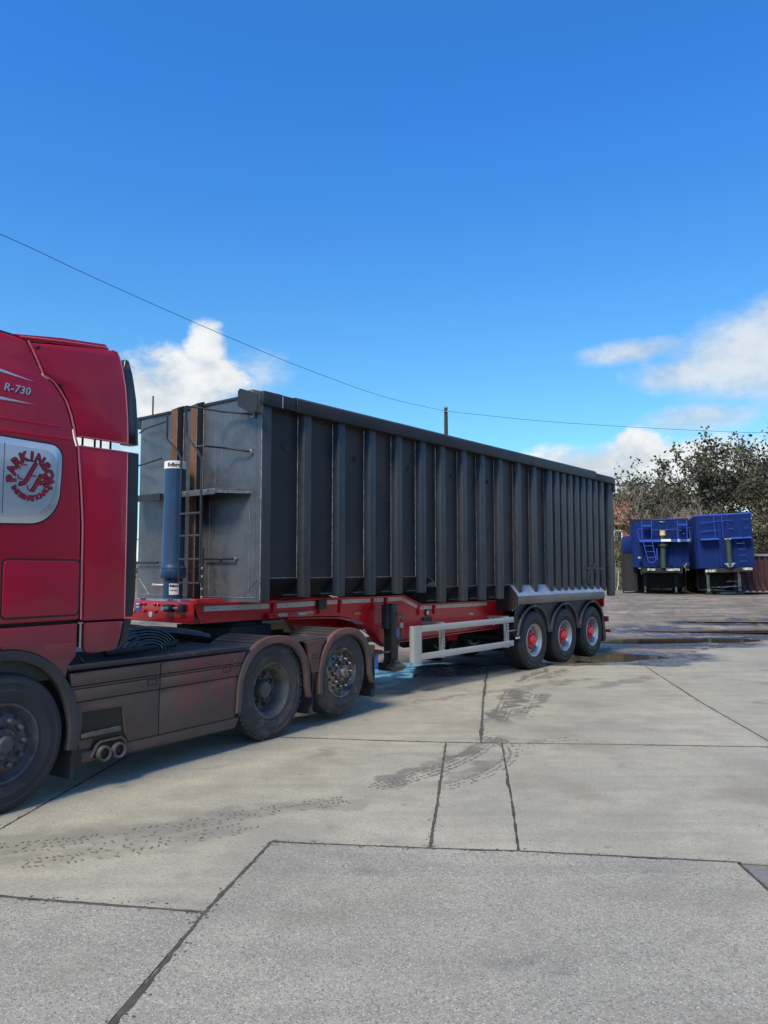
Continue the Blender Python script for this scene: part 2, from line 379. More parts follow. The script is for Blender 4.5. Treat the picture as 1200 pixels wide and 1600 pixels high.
class MB:
    def __init__(s): s.bm = bmesh.new()
    def box(s, x0, x1, y0, y1, z0, z1):
        v = [s.bm.verts.new((x, y, z)) for x in (x0, x1) for y in (y0, y1) for z in (z0, z1)]
        for f in ((0, 1, 3, 2), (4, 6, 7, 5), (0, 4, 5, 1), (2, 3, 7, 6), (0, 2, 6, 4), (1, 5, 7, 3)): s.bm.faces.new([v[i] for i in f])
        return s
    def prism(s, pts, a0, a1, axis='y'):
        """outline pts (2D) extruded along axis; axis y: pts=(x,z); x: pts=(y,z); z: pts=(x,y)"""
        def P(p, a): return {'y': (p[0], a, p[1]), 'x': (a, p[0], p[1]), 'z': (p[0], p[1], a)}[axis]
        A = [s.bm.verts.new(P(p, a0)) for p in pts]; B = [s.bm.verts.new(P(p, a1)) for p in pts]
        n = len(pts); s.bm.faces.new(A); s.bm.faces.new(B[::-1])
        for i in range(n): s.bm.faces.new((A[i], B[i], B[(i + 1) % n], A[(i + 1) % n]))
        return s
    def hexa(s, c8):
        v = [s.bm.verts.new(c) for c in c8]
        for f in ((0, 1, 2, 3), (4, 7, 6, 5), (0, 4, 5, 1), (1, 5, 6, 2), (2, 6, 7, 3), (3, 7, 4, 0)): s.bm.faces.new([v[i] for i in f])
        return s
    def tube(s, path, r, n=8, cap=True):
        path = [Vector(p) for p in path]; rings = []
        rr = r if isinstance(r, (list, tuple)) else [r] * len(path)
        up = None
        for i, p in enumerate(path):
            d = (path[min(i + 1, len(path) - 1)] - path[max(i - 1, 0)])
            d = d.normalized() if d.length > 1e-9 else Vector((0, 0, 1))
            if up is None: up = d.orthogonal().normalized()
            a = (up - d * up.dot(d)); a = a.normalized() if a.length > 1e-6 else d.orthogonal().normalized(); up = a
            b = d.cross(a)
            rings.append([s.bm.verts.new(p + (a * math.cos(2 * PI * k / n) + b * math.sin(2 * PI * k / n)) * rr[i]) for k in range(n)])
        for A, B in zip(rings, rings[1:]):
            for k in range(n): s.bm.faces.new((A[k], A[(k + 1) % n], B[(k + 1) % n], B[k]))
        if cap: s.bm.faces.new(rings[0][::-1]); s.bm.faces.new(rings[-1])
        return s
    def lathe(s, prof, c=(0, 0, 0), axis='y', n=48, closed=False, caps=False):
        """prof: (radius, along)"""
        rings = []
        for r, a in prof:
            ring = []
            for k in range(n):
                t = 2 * PI * k / n; x, z = math.cos(t) * r, math.sin(t) * r
                p = {'y': (x, a, z), 'z': (x, z, a), 'x': (a, x, z)}[axis]
                ring.append(s.bm.verts.new(Vector(c) + Vector(p)))
            rings.append(ring)
        pr = list(zip(rings, rings[1:])) + ([(rings[-1], rings[0])] if closed else [])
        for A, B in pr:
            for k in range(n): s.bm.faces.new((A[k], A[(k + 1) % n], B[(k + 1) % n], B[k]))
        if caps and not closed:
            if prof[0][0] > 1e-4: s.bm.faces.new(rings[0])
            if prof[-1][0] > 1e-4: s.bm.faces.new(rings[-1][::-1])
        return s
    def cyl(s, c, r, a0, a1, axis='y', n=20): return s.lathe([(r, a0), (r, a1)], c, axis, n, caps=True)
    def slices(s, axis, vals):
        no = {'x': (1, 0, 0), 'y': (0, 1, 0), 'z': (0, 0, 1)}[axis]
        for v in vals:
            bmesh.ops.bisect_plane(s.bm, geom=s.bm.verts[:] + s.bm.edges[:] + s.bm.faces[:], plane_co=Vector(no) * v, plane_no=no)
        return s
    def build(s, name, mat, parent=None, **k): return finish(s.bm, name, mat, parent, **k)

def rrect(x0, x1, z0, z1, r, n=6):
    pts = []
    for cx, cz, a in ((x1 - r, z1 - r, 0), (x0 + r, z1 - r, 90), (x0 + r, z0 + r, 180), (x1 - r, z0 + r, 270)):
        for k in range(n + 1):
            t = R(a + 90 * k / n); pts.append((cx + r * math.cos(t), cz + r * math.sin(t)))
    return pts

def text_mesh(body, size, offset=0, shear=0, extrude=.0015, sx=1.0, spacing=1.0):
    c = bpy.data.curves.new('t', 'FONT'); c.body = body; c.size = size; c.offset = offset; c.shear = shear; c.extrude = extrude
    c.align_x = 'CENTER'; c.align_y = 'CENTER'; c.space_character = spacing; c.resolution_u = 4
    o = bpy.data.objects.new('t', c); COL.objects.link(o)
    bpy.context.view_layer.update()
    me = bpy.data.meshes.new_from_object(o.evaluated_get(bpy.context.evaluated_depsgraph_get()))
    bpy.data.objects.remove(o); bpy.data.curves.remove(c)
    for v in me.vertices: v.co.x *= sx
    return me
def lettering(name, body, size, mat, parent, fn, **k):
    me = text_mesh(body, size, **k)
    for v in me.vertices: v.co = fn(v.co)
    me.name = name; me.materials.append(MAT[mat])
    o = bpy.data.objects.new(name, me); COL.objects.link(o); o.parent = parent
    return o

# ------------------------------------------------------------------ ground and slabs
def sstep(x): x = max(0, min(1, x)); return x * x * (3 - 2 * x)
EDGE = [(-40, 13.2), (-8, 13.9), (0, 14.4), (2, 15.0), (4.33, 15.45), (5.3, 15.5), (6.2, 16.4), (8, 18.6), (9.8, 19.8), (16, 24), (60, 40)]
def edgeY(x):
    for (a, b), (c, d) in zip(EDGE, EDGE[1:]):
        if x <= c: return b + (d - b) * (x - a) / (c - a)
    return 40
PUD = [(4.75, 16.75, 1.15, .62, -.04, .3), (3.9, 15.95, .5, .22, -.05, 0), (7.7, 20.3, 1.5, .45, .0, .1), (10.6, 22.6, 2.2, .55, .09, -.05), (12.2, 24.5, 2.0, .4, .24, 0), (-.8, 15.6, 1.4, .6, -.06, .1)]
def terrain(x, y):
    base = .76 * sstep((y - 20) / 12)
    e = y - edgeY(x)
    z = base + noise.fractal(Vector((x * .35, y * .6, 0)), 1, 2, 5) * .022 * sstep(e / 1.5) + noise.noise(Vector((x * 2.5, y * 3, 3))) * .007
    z -= .012
    if e < .45: z += (-.055 - z) * (1 - sstep((e - .05) / .4))
    for (px, py, rx, ry, lv, rot) in PUD:
        dx, dy = x - px, y - py; dx, dy = dx * math.cos(rot) + dy * math.sin(rot), -dx * math.sin(rot) + dy * math.cos(rot)
        q = math.hypot(dx / rx, dy / ry) + noise.noise(Vector((x * 1.3, y * 2, 9))) * .35
        if q < 2: z += ((lv - .05) - z) * (1 - sstep((q - .75) / 1.0)) if q > .75 else (lv - .05) - z
    if y > 45: z += -.0
    return z
def axis_vals(lo, hi, a, b, step, far):
    v = []; x = a
    while x <= b: v.append(x); x += step
    s = step
    x = b
    while x < hi: s *= 1.28; x += s; v.append(x)
    s = step; x = a
    while x > lo: s *= 1.28; x -= s; v.insert(0, x)
    return v
xs = axis_vals(-2500, 2500, -4, 15, .16, 0); ys = axis_vals(-2500, 2500, 13.2, 28, .11, 0)
bm = bmesh.new(); grid = [[bm.verts.new((x, y, terrain(x, y))) for x in xs] for y in ys]
for j in range(len(ys) - 1):
    for i in range(len(xs) - 1): bm.faces.new((grid[j][i], grid[j][i + 1], grid[j + 1][i + 1], grid[j + 1][i]))
ground = finish(bm, 'ground', 'dirt_ground', smooth=80, recalc=False); tag(ground, kind='structure')

for i, (px, py, rx, ry, lv, rot) in enumerate(PUD):
    pts = [(px + 1.5 * (rx * math.cos(t) * math.cos(rot) - ry * math.sin(t) * math.sin(rot)), py + 1.5 * (rx * math.cos(t) * math.sin(rot) + ry * math.sin(t) * math.cos(rot))) for t in [2 * PI * k / 40 for k in range(40)]]
    pts = [p for p in pts]
    bm = bmesh.new(); f = bm.faces.new([bm.verts.new((x, max(y, edgeY(x) + .12), lv - .012)) for x, y in pts])
    o = finish(bm, 'puddle', 'puddle_water', smooth=0); tag(o, kind='structure')

# slabs: outlines in metres on the ground, joints between them
Pa, Pb = (-.76, 5.34), (-.96, 4.27)
c3a, c3b, c3c = (-1.55, 4.37), (-2.16, 4.47), (-2.8, 4.57)
SL = [
 ('concrete_coarse', [(-2.23, -4), (3.2, -4), (2.75, 3.0), (2.30, 4.1), (2.2, 4.54), (2.22, 4.975), (.88, 5.17), (.3, 5.22), Pa, Pb]),
 ('concrete_coarse', [(-2.23, -4), Pb, c3a, c3b, c3c, (-9, 5.5), (-9, -4)]),
 ('concrete_smooth', [Pb, Pa, (.3, 5.22), (.43, 6.29), (.66, 8.34), (-1.12, 8.59), (-2.45, 8.78), (-2.6, 6.95), (-2.72, 5.6), c3c, c3b, c3a]),
 ('concrete_smooth', [(.3, 5.22), (.88, 5.17), (1.02, 6.29), (1.25, 8.31), (.66, 8.34), (.43, 6.29)]),
 ('concrete_smooth', [(.88, 5.17), (2.22, 4.975), (3.2, 4.85), (16, 3.2), (16, 7.4), (9, 7.8), (4.1, 8.12), (2.36, 8.25), (1.25, 8.31), (1.02, 6.29)]),
 ('concrete_smooth', [c3c, (-2.72, 5.6), (-2.6, 6.95), (-2.45, 8.78), (-9, 9.7), (-9, 5.5)]),
 ('concrete_smooth', [(-2.45, 8.78), (-1.12, 8.59), (.66, 8.34), (1.03, 8.325), (1.43, 11.22), (2.0, 15.0), (0, 14.4), (-3, 14.2), (-2.75, 11)]),
 ('concrete_smooth', [(-9, 9.7), (-2.45, 8.78), (-2.75, 11), (-3, 14.2), (-9, 13.9)]),
 ('concrete_smooth', [(1.03, 8.325), (1.25, 8.31), (2.36, 8.25), (4.1, 8.12), (4.38, 10.69), (5.08, 15.5), (4.33, 15.45), (2.0, 15.0), (1.43, 11.22)]),
 ('concrete_smooth', [(4.1, 8.12), (9, 7.8), (16, 7.4), (16, 24), (9.8, 19.8), (8, 18.6), (6.2, 16.4), (5.3, 15.5), (5.08, 15.5), (4.38, 10.69)]),
]
def slab(mat, out, gap=.009, z0=-.05, z1=0.0, name='slab', rough=1.0):
    area = sum(a[0] * b[1] - b[0] * a[1] for a, b in zip(out, out[1:] + out[:1]))
    if area < 0: out = out[::-1]
    pts = []
    n = len(out); nrm = []
    for i in range(n):
        a, b = Vector(out[i]), Vector(out[(i + 1) % n]); d = (b - a).normalized(); nrm.append(Vector((-d.y, d.x)))
    for i in range(n):
        a, b = Vector(out[i]), Vector(out[(i + 1) % n]); L = (b - a).length
        near = (a + b).length / 2 < 26 and min(a.y, b.y) > -1
        n0 = nrm[i - 1]; n1 = nrm[i]; mt = (n0 + n1); mt = mt / max(.35, mt.length_squared) * 2 if mt.length > .1 else n1
        pts.append(a + mt * gap / 1.0 * .5 * 1.0)
        k = int(L / (.035 if a.length < 10 else .09)) if near else 1
        for j in range(1, k):
            p = a.lerp(b, j / k); q = Vector((p.x * 9, p.y * 9, 0))
            w = gap + noise.fractal(q, 1, 2, 4) * .006 * rough + max(0, noise.noise(Vector((p.x * 2.3, p.y * 2.3, i))) - .35) * .05 * rough
            pts.append(p + n1 * max(.003, w))
    from mathutils.geometry import delaunay_2d_cdt
    m = len(pts); r_ = delaunay_2d_cdt([Vector((p.x, p.y)) for p in pts], [(i, (i + 1) % m) for i in range(m)], [], 1, 1e-5)
    vs, es, fs = r_[0], r_[1], r_[2]
    bm = bmesh.new(); A = [bm.verts.new((p.x, p.y, z1)) for p in vs]; used = {}
    for f in fs:
        bm.faces.new([A[i] for i in f])
        for i, j in zip(f, list(f[1:]) + [f[0]]): used[(i, j)] = 1
    for (i, j) in used:
        if (j, i) not in used:
            x0, x1 = bm.verts.new((vs[i].x, vs[i].y, z0)), bm.verts.new((vs[j].x, vs[j].y, z0)); bm.faces.new((A[i], x0, x1, A[j]))
    return finish(bm, name, mat, ground, smooth=0, recalc=False)
for mt_, out in SL: slab(mt_, out)
bm = bmesh.new(); fpts = [(-9, -4), (16, -4), (16, 23.8), (9.8, 19.65), (8, 18.45), (6.2, 16.25), (5.3, 15.35), (4.33, 15.3), (2.0, 14.85), (0, 14.25), (-3, 14.05), (-9, 13.75)]
bm.faces.new([bm.verts.new((x, y, -.009)) for x, y in fpts]); bmesh.ops.triangulate(bm, faces=bm.faces)
finish(bm, 'joint_filler', 'joint_mud', ground, smooth=0, recalc=False)
slab('asphalt_patch', [(2.235, 4.96), (2.22, 4.54), (2.32, 4.1), (2.77, 3.0), (3.2, 1.0), (3.3, -4), (16, -4), (16, 3.15), (3.2, 4.82)], gap=.004, z1=-.006, rough=.4)

# crumbled, mud filled edges along the joints
def joint(P, w, seed):
    P = [Vector(p) for p in P]; L = sum((a - b).length for a, b in zip(P, P[1:])); n = max(6, int(L / .018)); bm = bmesh.new(); prev = None
    for i in range(n + 1):
        t = i / n * L; k = 0
        while k < len(P) - 2 and t > (P[k + 1] - P[k]).length: t -= (P[k + 1] - P[k]).length; k += 1
        d = (P[k + 1] - P[k]).normalized(); c = P[k] + d * t; q = Vector((-d.y, d.x))
        nz = lambda o_, f_: noise.fractal(Vector((c.x * f_ + seed, c.y * f_, o_)), 1, 2, 4)
        big = max(0, nz(5, 1.6) - .12) * 1.5
        a = w * .42 * (.5 + nz(1, 14) * .6 + big * 1.1) + .002; b = w * .42 * (.5 + nz(9, 14) * .6 + max(0, nz(15, 1.6) - .12) * 1.5) + .002
        a, b = max(a, .004), max(b, .004)
        cur = [bm.verts.new((c.x + q.x * a, c.y + q.y * a, .0012)), bm.verts.new((c.x + q.x * a * .5, c.y + q.y * a * .5, .0035)), bm.verts.new((c.x - q.x * b * .5, c.y - q.y * b * .5, .003)), bm.verts.new((c.x - q.x * b, c.y - q.y * b, .0012))]
        if prev:
            for j in range(3): bm.faces.new((prev[j + 1], cur[j + 1], cur[j], prev[j]))
        prev = cur
    for i in range(int(L * 55)):
        t = random.random() * L; k = 0
        while k < len(P) - 2 and t > (P[k + 1] - P[k]).length: t -= (P[k + 1] - P[k]).length; k += 1
        d = (P[k + 1] - P[k]).normalized(); c = P[k] + d * t + Vector((-d.y, d.x)) * random.gauss(0, w * .85); sz = random.uniform(.002, .0085); m = random.randint(4, 6)
        if c.length > 14: continue
        bm.faces.new([bm.verts.new((c.x + sz * random.uniform(.6, 1.5) * math.cos(2 * PI * j / m), c.y + sz * random.uniform(.6, 1.5) * math.sin(2 * PI * j / m), .0022)) for j in range(m)])
    finish(bm, 'joint_dirt', 'joint_dirt', ground, smooth=60, recalc=False)
joint([(-1.75, -1), (-1.09, 3.25), (-.96, 4.27), (-.76, 5.34)], .036, 1)
joint([(-.76, 5.34), (.3, 5.22), (.88, 5.17), (2.24, 4.975)], .034, 2)
joint([(-6, 5.07), (-2.8, 4.57), (-2.16, 4.47), (-1.55, 4.37), (-.96, 4.27)], .030, 3)
joint([(.3, 5.22), (.43, 6.29), (.66, 8.34)], .032, 4)
joint([(.88, 5.17), (1.02, 6.29)], .006, 5); joint([(1.02, 6.29), (1.25, 8.31)], .003, 5)
joint([(-2.45, 8.78), (-1.12, 8.59), (.66, 8.34), (1.25, 8.31), (2.36, 8.25), (4.1, 8.12), (9, 7.8)], .036, 6)
joint([(1.03, 8.325), (1.43, 11.22), (2.0, 15.0)], .050, 7)
joint([(4.1, 8.12), (4.38, 10.69), (5.08, 15.5)], .034, 8)
joint([(-2.8, 4.57), (-2.72, 5.6), (-2.6, 6.95), (-2.45, 8.78)], .016, 9)
# mud printed by tyres: three or four rows of lugs along a path
def smooth_path(P, n):
    out = []
    for i in range(n + 1):
        t = i / n * (len(P) - 1); k = min(int(t), len(P) - 2); f = t - k
        p0 = Vector(P[max(k - 1, 0)]); p1 = Vector(P[k]); p2 = Vector(P[k + 1]); p3 = Vector(P[min(k + 2, len(P) - 1)])
        out.append(.5 * ((2 * p1) + (p2 - p0) * f + (2 * p0 - 5 * p1 + 4 * p2 - p3) * f * f + (3 * p1 - p0 - 3 * p2 + p3) * f ** 3))
    return out
def tyre_track(P, rows, step, size, dens=1.0):
    L = sum((Vector(a) - Vector(b)).length for a, b in zip(P, P[1:])); n = max(4, int(L / step)); pts = smooth_path(P, n)
    bm = bmesh.new()
    for i in range(n):
        d = (pts[i + 1] - pts[i]).normalized(); q = Vector((-d.y, d.x)); fade = min(1, i / 6 + .3, (n - i) / 6 + .3)
        for r, off in enumerate(rows):
            if random.random() > dens * fade: continue
            c = pts[i] + q * (off + random.uniform(-.008, .008)) + d * (step * .5 * (r % 2) + random.uniform(-.01, .01))
            m = random.randint(5, 7); a, b = size[0] * random.uniform(.7, 1.45), size[1] * random.uniform(.65, 1.5); tw = random.uniform(-.4, .4) + (.5 if r % 2 else -.5)
            ring = []
            for k in range(m):
                t = 2 * PI * k / m; rr = random.uniform(.7, 1.1); x, y = a * math.cos(t) * rr, b * math.sin(t) * rr
                x, y = x * math.cos(tw) - y * math.sin(tw), x * math.sin(tw) + y * math.cos(tw)
                ring.append(c + q * x + d * y)
            T = [bm.verts.new((c.x + (p.x - c.x) * .8, c.y + (p.y - c.y) * .8, .0035)) for p in ring]; Bt = [bm.verts.new((p.x, p.y, .0006)) for p in ring]
            bm.faces.new(T)
            for k in range(m): bm.faces.new((T[k], Bt[k], Bt[(k + 1) % m], T[(k + 1) % m]))
    o = finish(bm, 'tyre_track', 'mud_clod', ground, smooth=0); tag(o, kind='stuff')
R4 = [-.105, -.045, .02, .08]
tyre_track([(-.12, 6.62), (.29, 7.01), (.6, 7.4), (.9, 7.91), (1.2, 8.6)], R4, .052, (.022, .017), .95)
tyre_track([(.5, 6.68), (.86, 7.06), (1.13, 7.52), (1.24, 8.0), (1.2, 8.45)], R4[:3], .052, (.02, .016), .85)
tyre_track([(1.40, 9.55), (1.65, 10.6), (1.96, 11.93)], [-.10, -.04, .02, .09], .07, (.018, .035), .85)
tyre_track([(1.75, 9.75), (2.0, 10.6), (2.27, 11.6)], [-.08, 0, .07], .08, (.016, .03), .6)
tyre_track([(2.2, 12.6), (2.9, 14.2)], [-.05, .03, .1], .09, (.016, .04), .6)
tyre_track([(2.7, 12.9), (3.4, 14.3)], [-.05, .03], .09, (.016, .04), .6)
tyre_track([(-2.6, 5.2), (-1.9, 5.42), (-1.0, 5.95), (-.3, 6.3)], R4, .045, (.024, .009), .62)
tyre_track([(-2.4, 4.95), (-1.7, 5.2), (-.9, 5.7)], R4, .045, (.024, .009), .55)
tyre_track([(1.3, 8.0), (1.6, 8.35), (2.1, 8.6)], R4[:3], .07, (.014, .012), .35)
# loose grit scattered on the slabs
bm = bmesh.new()
for k in range(900):
    y = 2.6 + 9 * random.random() ** 1.5; x = random.uniform(-.62, .62) * y; s = random.uniform(.0025, .007)
    if abs(x - 2.25) < .15 and 4 < y < 5.2: continue
    vs = [bm.verts.new((x + s * random.uniform(.7, 1.3) * math.cos(t + .3), y + s * random.uniform(.7, 1.3) * math.sin(t + .3), 0)) for t in (0, PI / 2, PI, 3 * PI / 2)]
    tp = bm.verts.new((x, y, s * .8))
    for i in range(4): bm.faces.new((vs[i], vs[(i + 1) % 4], tp))
o = finish(bm, 'loose_grit', 'mud_clod', None, smooth=0); tag(o, 'fine loose grit scattered over the concrete slabs', 'grit', kind='stuff')

# ------------------------------------------------------------------ wheels
def make_wheel(parent, u, v0, w, Rt, width, kind, tyre_mat, lugs=False):
    """v0 = outer face, tyre runs to v0+width; returns the part"""
    r_in = .295
    c = (u, v0, w)
    rimm = {'trailer': 'silver_rim', 'drive': 'dirty_rim', 'tag': 'polished_rim', 'front': 'front_rim'}[kind]
    if kind in ('trailer', 'drive'):
        dd = .115 if kind == 'trailer' else .17
        prof = [(r_in + .012, .012), (r_in + .004, .0), (r_in - .012, .004), (r_in - .028, .03), (r_in - .05, .05), (r_in - .062, .085), (r_in - .072, dd), (r_in - .11, dd + .012), (.11, dd + .01), (.0001, dd + .01)]
    else:
        prof = [(r_in + .012, .012), (r_in + .004, .0), (r_in - .012, .004), (r_in - .030, .04), (r_in - .05, .055), (r_in - .075, .04), (.165, .012), (.14, .012), (.13, .02), (.0001, .02)]
    wheel = MB().lathe(prof, c, 'y', 56).build('wheel', rimm, parent, smooth=40)
    # back barrel
    MB().lathe([(r_in, .012), (r_in, width - .01), (r_in - .02, width - .01), (r_in - .02, dd + .03 if kind in ('trailer', 'drive') else .08)], c, 'y', 40, closed=True).build('rim_barrel', rimm, wheel)
    g = .012
    h = Rt - r_in
    sh = [(r_in, .014), (r_in + .02, .004), (r_in + .3 * h, -.004), (r_in + .42 * h, -.012), (r_in + .46 * h, -.006), (r_in + .66 * h, -.004), (r_in + .70 * h, -.009), (r_in + .86 * h, .004), (Rt - .012, .022), (Rt - .002, .04)]
    tr = []
    ngr = 4; a0, a1 = .045, width - .045
    for k in range(ngr):
        cc = a0 + (a1 - a0) * (k + .5) / ngr
        tr += [(Rt, cc - .012), (Rt - g, cc - .009), (Rt - g, cc + .009), (Rt, cc + .012)]
    back = [(r, width - a) for r, a in reversed(sh)]
    MB().lathe(sh + tr + back, c, 'y', 72, closed=True).build('tyre', tyre_mat, wheel, smooth=30)
    if lugs:
        b = MB(); nl = 52
        for k in range(nl):
            t = 2 * PI * k / nl; d = .42 * 2 * PI / nl
            for (s0, s1, sh_) in ((.012, .085, 0), (width - .085, width - .012, .5)):
                tt = t + sh_ * 2 * PI / nl
                pts = []
                for a in (s0, s1):
                    for rr, q in ((Rt - .02, -d), (Rt + .008, -d * .8), (Rt + .008, d * .8), (Rt - .02, d)):
                        aa = a if rr > Rt else a + (-.004 if a == s0 else .004)
                        pts.append((u + rr * math.cos(tt + q), v0 + aa, w + rr * math.sin(tt + q)))
                b.hexa([pts[0], pts[1], pts[2], pts[3], pts[4], pts[5], pts[6], pts[7]])
        tag(b.build('tread_lugs', tyre_mat, wheel), kind='stuff')
    def disc_at(rad, ang, rr, a0, a1, name, mat, n=14, prof=None):
        cc = (u + rad * math.cos(ang), v0, w + rad * math.sin(ang))
        return MB().lathe(prof or [(rr, a1), (rr, a0), (.0001, a0 - .002)], cc, 'y', n).build(name, mat, wheel, smooth=50)
    if kind == 'trailer':
        for k in range(10): disc_at(.205, 2 * PI * (k + .5) / 10, .017, dd + .005, dd + .02, 'hand_hole', 'black_print', 10)
        MB().lathe([(.158, dd + .02), (.152, dd - .015), (.135, dd - .035), (.105, dd - .045), (.09, dd - .095), (.07, dd - .112), (.0001, dd - .116)], c, 'y', 28).build('hub', 'hub_red', wheel)
        for k in range(10): disc_at(.168, 2 * PI * k / 10, .018, dd - .035, dd + .02, 'wheel_nut', 'hub_red', 8)
    elif kind == 'drive':
        for k in range(8): disc_at(.18, 2 * PI * (k + .5) / 8, .034, dd + .004, dd + .02, 'hand_hole', 'black_print', 14)
        MB().lathe([(.105, dd + .02), (.10, dd - .05), (.085, dd - .085), (.05, dd - .10), (.0001, dd - .105)], c, 'y', 28).build('hub', 'dirty_rim', wheel)
        for k in range(10): disc_at(.135, 2 * PI * k / 10, .015, dd - .03, dd + .02, 'wheel_nut', 'dirty_rim', 8)
    else:
        nm = 'polished_rim' if kind == 'tag' else 'front_rim'
        for k in range(10): disc_at(.215, 2 * PI * (k + .5) / 10, .017, .028, .06, 'hand_hole', 'black_print', 12)
        for k in range(10): disc_at(.168, 2 * PI * k / 10, .023, -.035, .02, 'wheel_nut', 'chrome' if kind == 'tag' else nm, 12, [(.027, .02), (.024, -.012), (.017, -.032), (.0001, -.036)])
        MB().lathe([(.115, .03), (.112, -.01), (.10, -.018), (.085, -.012), (.065, -.012), (.06, -.05), (.05, -.06), (.0001, -.062)], c, 'y', 28).build('hub', nm, wheel)
        for k in range(10): disc_at(.096, 2 * PI * k / 10 + .2, .009, -.03, -.01, 'hub_bolt', nm, 8)
    return wheel

# ------------------------------------------------------------------ tractor unit
TX = empty('tractor_unit', (-2.8665, 5.8845, 0), R(90) - .5743, label='dirty red sleeper cab tractor unit with round lettered badge on its side window panel', cat='truck')
def leanin(co):
    x, y, z = co
    if z > 2.75:
        k = (z - 2.75) / 1.0; y = 1.25 + (y - 1.25) * (1 - .055 * k * k)
    return Vector((x, y, z))
def panel(pts, v0, v1, name, mat, parent=TX, bevel=.012, zs=(2.9, 3.05, 3.2, 3.35, 3.5, 3.62), warp=leanin, smooth=35):
    b = MB().prism(pts, v0, v1, 'y')
    bmesh.ops.recalc_face_normals(b.bm, faces=b.bm.faces)
    if bevel:
        es = [e for e in b.bm.edges if e.calc_face_angle(0) > R(30)]
        bmesh.ops.bevel(b.bm, geom=es, offset=bevel, segments=3, affect='EDGES', profile=.5, clamp_overlap=True)
    zmax = max(p[1] for p in pts)
    if warp: b.slices('z', [z for z in zs if z < zmax])
    return b.build(name, mat, parent, warp=warp, smooth=smooth)
def edge_line(pts, v, r, name, mat, parent=TX, warp=leanin):
    P = []
    for a, b in zip(pts, pts[1:]):
        for k in range(6): P.append((a[0] + (b[0] - a[0]) * k / 6, v, a[1] + (b[1] - a[1]) * k / 6))
    P.append((pts[-1][0], v, pts[-1][1]))
    return MB().tube(P, r, 6).build(name, mat, parent, warp=warp)

cab_out = [(-1.5, 1.42), (-1.48, 2.2), (-1.2, 3.05), (-.95, 3.4), (-.55, 3.62), (-.143, 3.675), (.02, 3.67), (.11, 3.655), (.15, 3.60), (.245, 3.405), (.33, 3.37), (.385, 3.31), (.45, 3.22), (.49, 3.12), (.515, 3.02), (.532, 2.93), (.56, 2.85), (.60, 2.5), (.622, 2.2), (.632, 1.42)]
cab = panel(cab_out, 0, 2.5, 'cab_body', 'cab_red', bevel=.02)
MB().box(-1.4, .6, .06, 2.44, .95, 1.44).build('cab_floor', 'black_plastic', TX)
# pale tube painting the edge highlight along the rear of the cab side
edge_line([(.125, 3.66), (.16, 3.60), (.255, 3.405), (.34, 3.37), (.397, 3.31), (.46, 3.22), (.50, 3.12), (.527, 3.02), (.545, 2.93), (.572, 2.85), (.612, 2.5), (.636, 2.2), (.645, 1.42)], .0, .009, 'seam_highlight', 'edge_highlight')
# body creases: raised pressings
edge_line([(-1.2, 2.985), (-.1, 2.992), (.40, 3.0)], .004, .011, 'body_crease', 'cab_red')
edge_line([(-1.2, 2.885), (-.1, 2.893), (.50, 2.912)], .003, .014, 'body_crease', 'cab_red')
# roof edge gutter and spoiler
edge_line([(-.6, 3.63), (-.143, 3.69), (.02, 3.685)], .05, .014, 'roof_gutter', 'black_plastic')
MB().prism([(.03, 3.70), (.10, 3.67), (.905, 3.775), (.925, 3.79), (.885, 3.828), (.45, 3.775)], .10, 2.40, 'y').build('roof_spoiler', 'cab_red', TX, bevel=.006)
edge_line([(.08, 3.69), (.5, 3.752), (.90, 3.80)], .095, .006, 'spoiler_highlight', 'edge_highlight', warp=None)  # pale line painted in as the spoiler's edge highlight
MB().box(.0, .55, .3, 2.2, 3.55, 3.68).box(.55, .92, .35, .42, 3.1, 3.76).box(.55, .92, 2.08, 2.15, 3.1, 3.76).build('spoiler_bracket', 'black_plastic', TX)
# side deflectors
def_up = [(.142, 3.645), (.28, 3.672), (.6, 3.725), (.93, 3.78), (.985, 3.775), (1.01, 3.73), (1.035, 3.62), (1.055, 3.468), (1.068, 3.2), (1.073, 2.952), (.565, 2.945), (.552, 3.0), (.525, 3.12), (.48, 3.235), (.42, 3.325), (.35, 3.385), (.275, 3.42), (.20, 3.56)]
d1 = panel(def_up, -.004, .05, 'upper_deflector', 'cab_red', bevel=.010)
edge_line(def_up[3:10], -.002, .006, 'deflector_highlight', 'edge_highlight', d1)  # pale lines painted in as the deflector's edge highlights
edge_line([(1.07, 2.955), (.57, 2.948)], -.002, .005, 'deflector_highlight', 'edge_highlight', d1)
def_lo = [(.572, 2.870), (.8, 2.874), (1.072, 2.880), (1.078, 2.2), (1.082, 1.405), (.668, 1.408), (.655, 2.2), (.632, 2.5)]
d2 = panel(def_lo, -.004, .05, 'lower_deflector', 'cab_red', bevel=.012)
edge_line([(.585, 2.868), (1.07, 2.877), (1.077, 2.2), (1.08, 1.41)], -.002, .006, 'deflector_highlight', 'edge_highlight', d2)
for z in (2.912,):
    for x in (.62, .74, .80, .90):
        MB().box(x, x + .008, .01, .03, 2.86, 2.96).build('deflector_clip', 'black_plastic', d2)
blk_up = [(1.075, 3.735), (1.115, 3.725), (1.15, 3.6), (1.178, 3.375), (1.19, 3.1), (1.193, 2.952), (1.078, 2.952), (1.074, 3.2), (1.062, 3.47), (1.045, 3.62)]
panel(blk_up, .0, .12, 'edge_flap', 'black_glossy', bevel=.01)
blk_lo = [(1.083, 2.882), (1.20, 2.882), (1.205, 2.2), (1.195, 1.6), (1.175, 1.42), (1.087, 1.42)]
panel(blk_lo, .0, .12, 'edge_flap', 'black_plastic', bevel=.01)
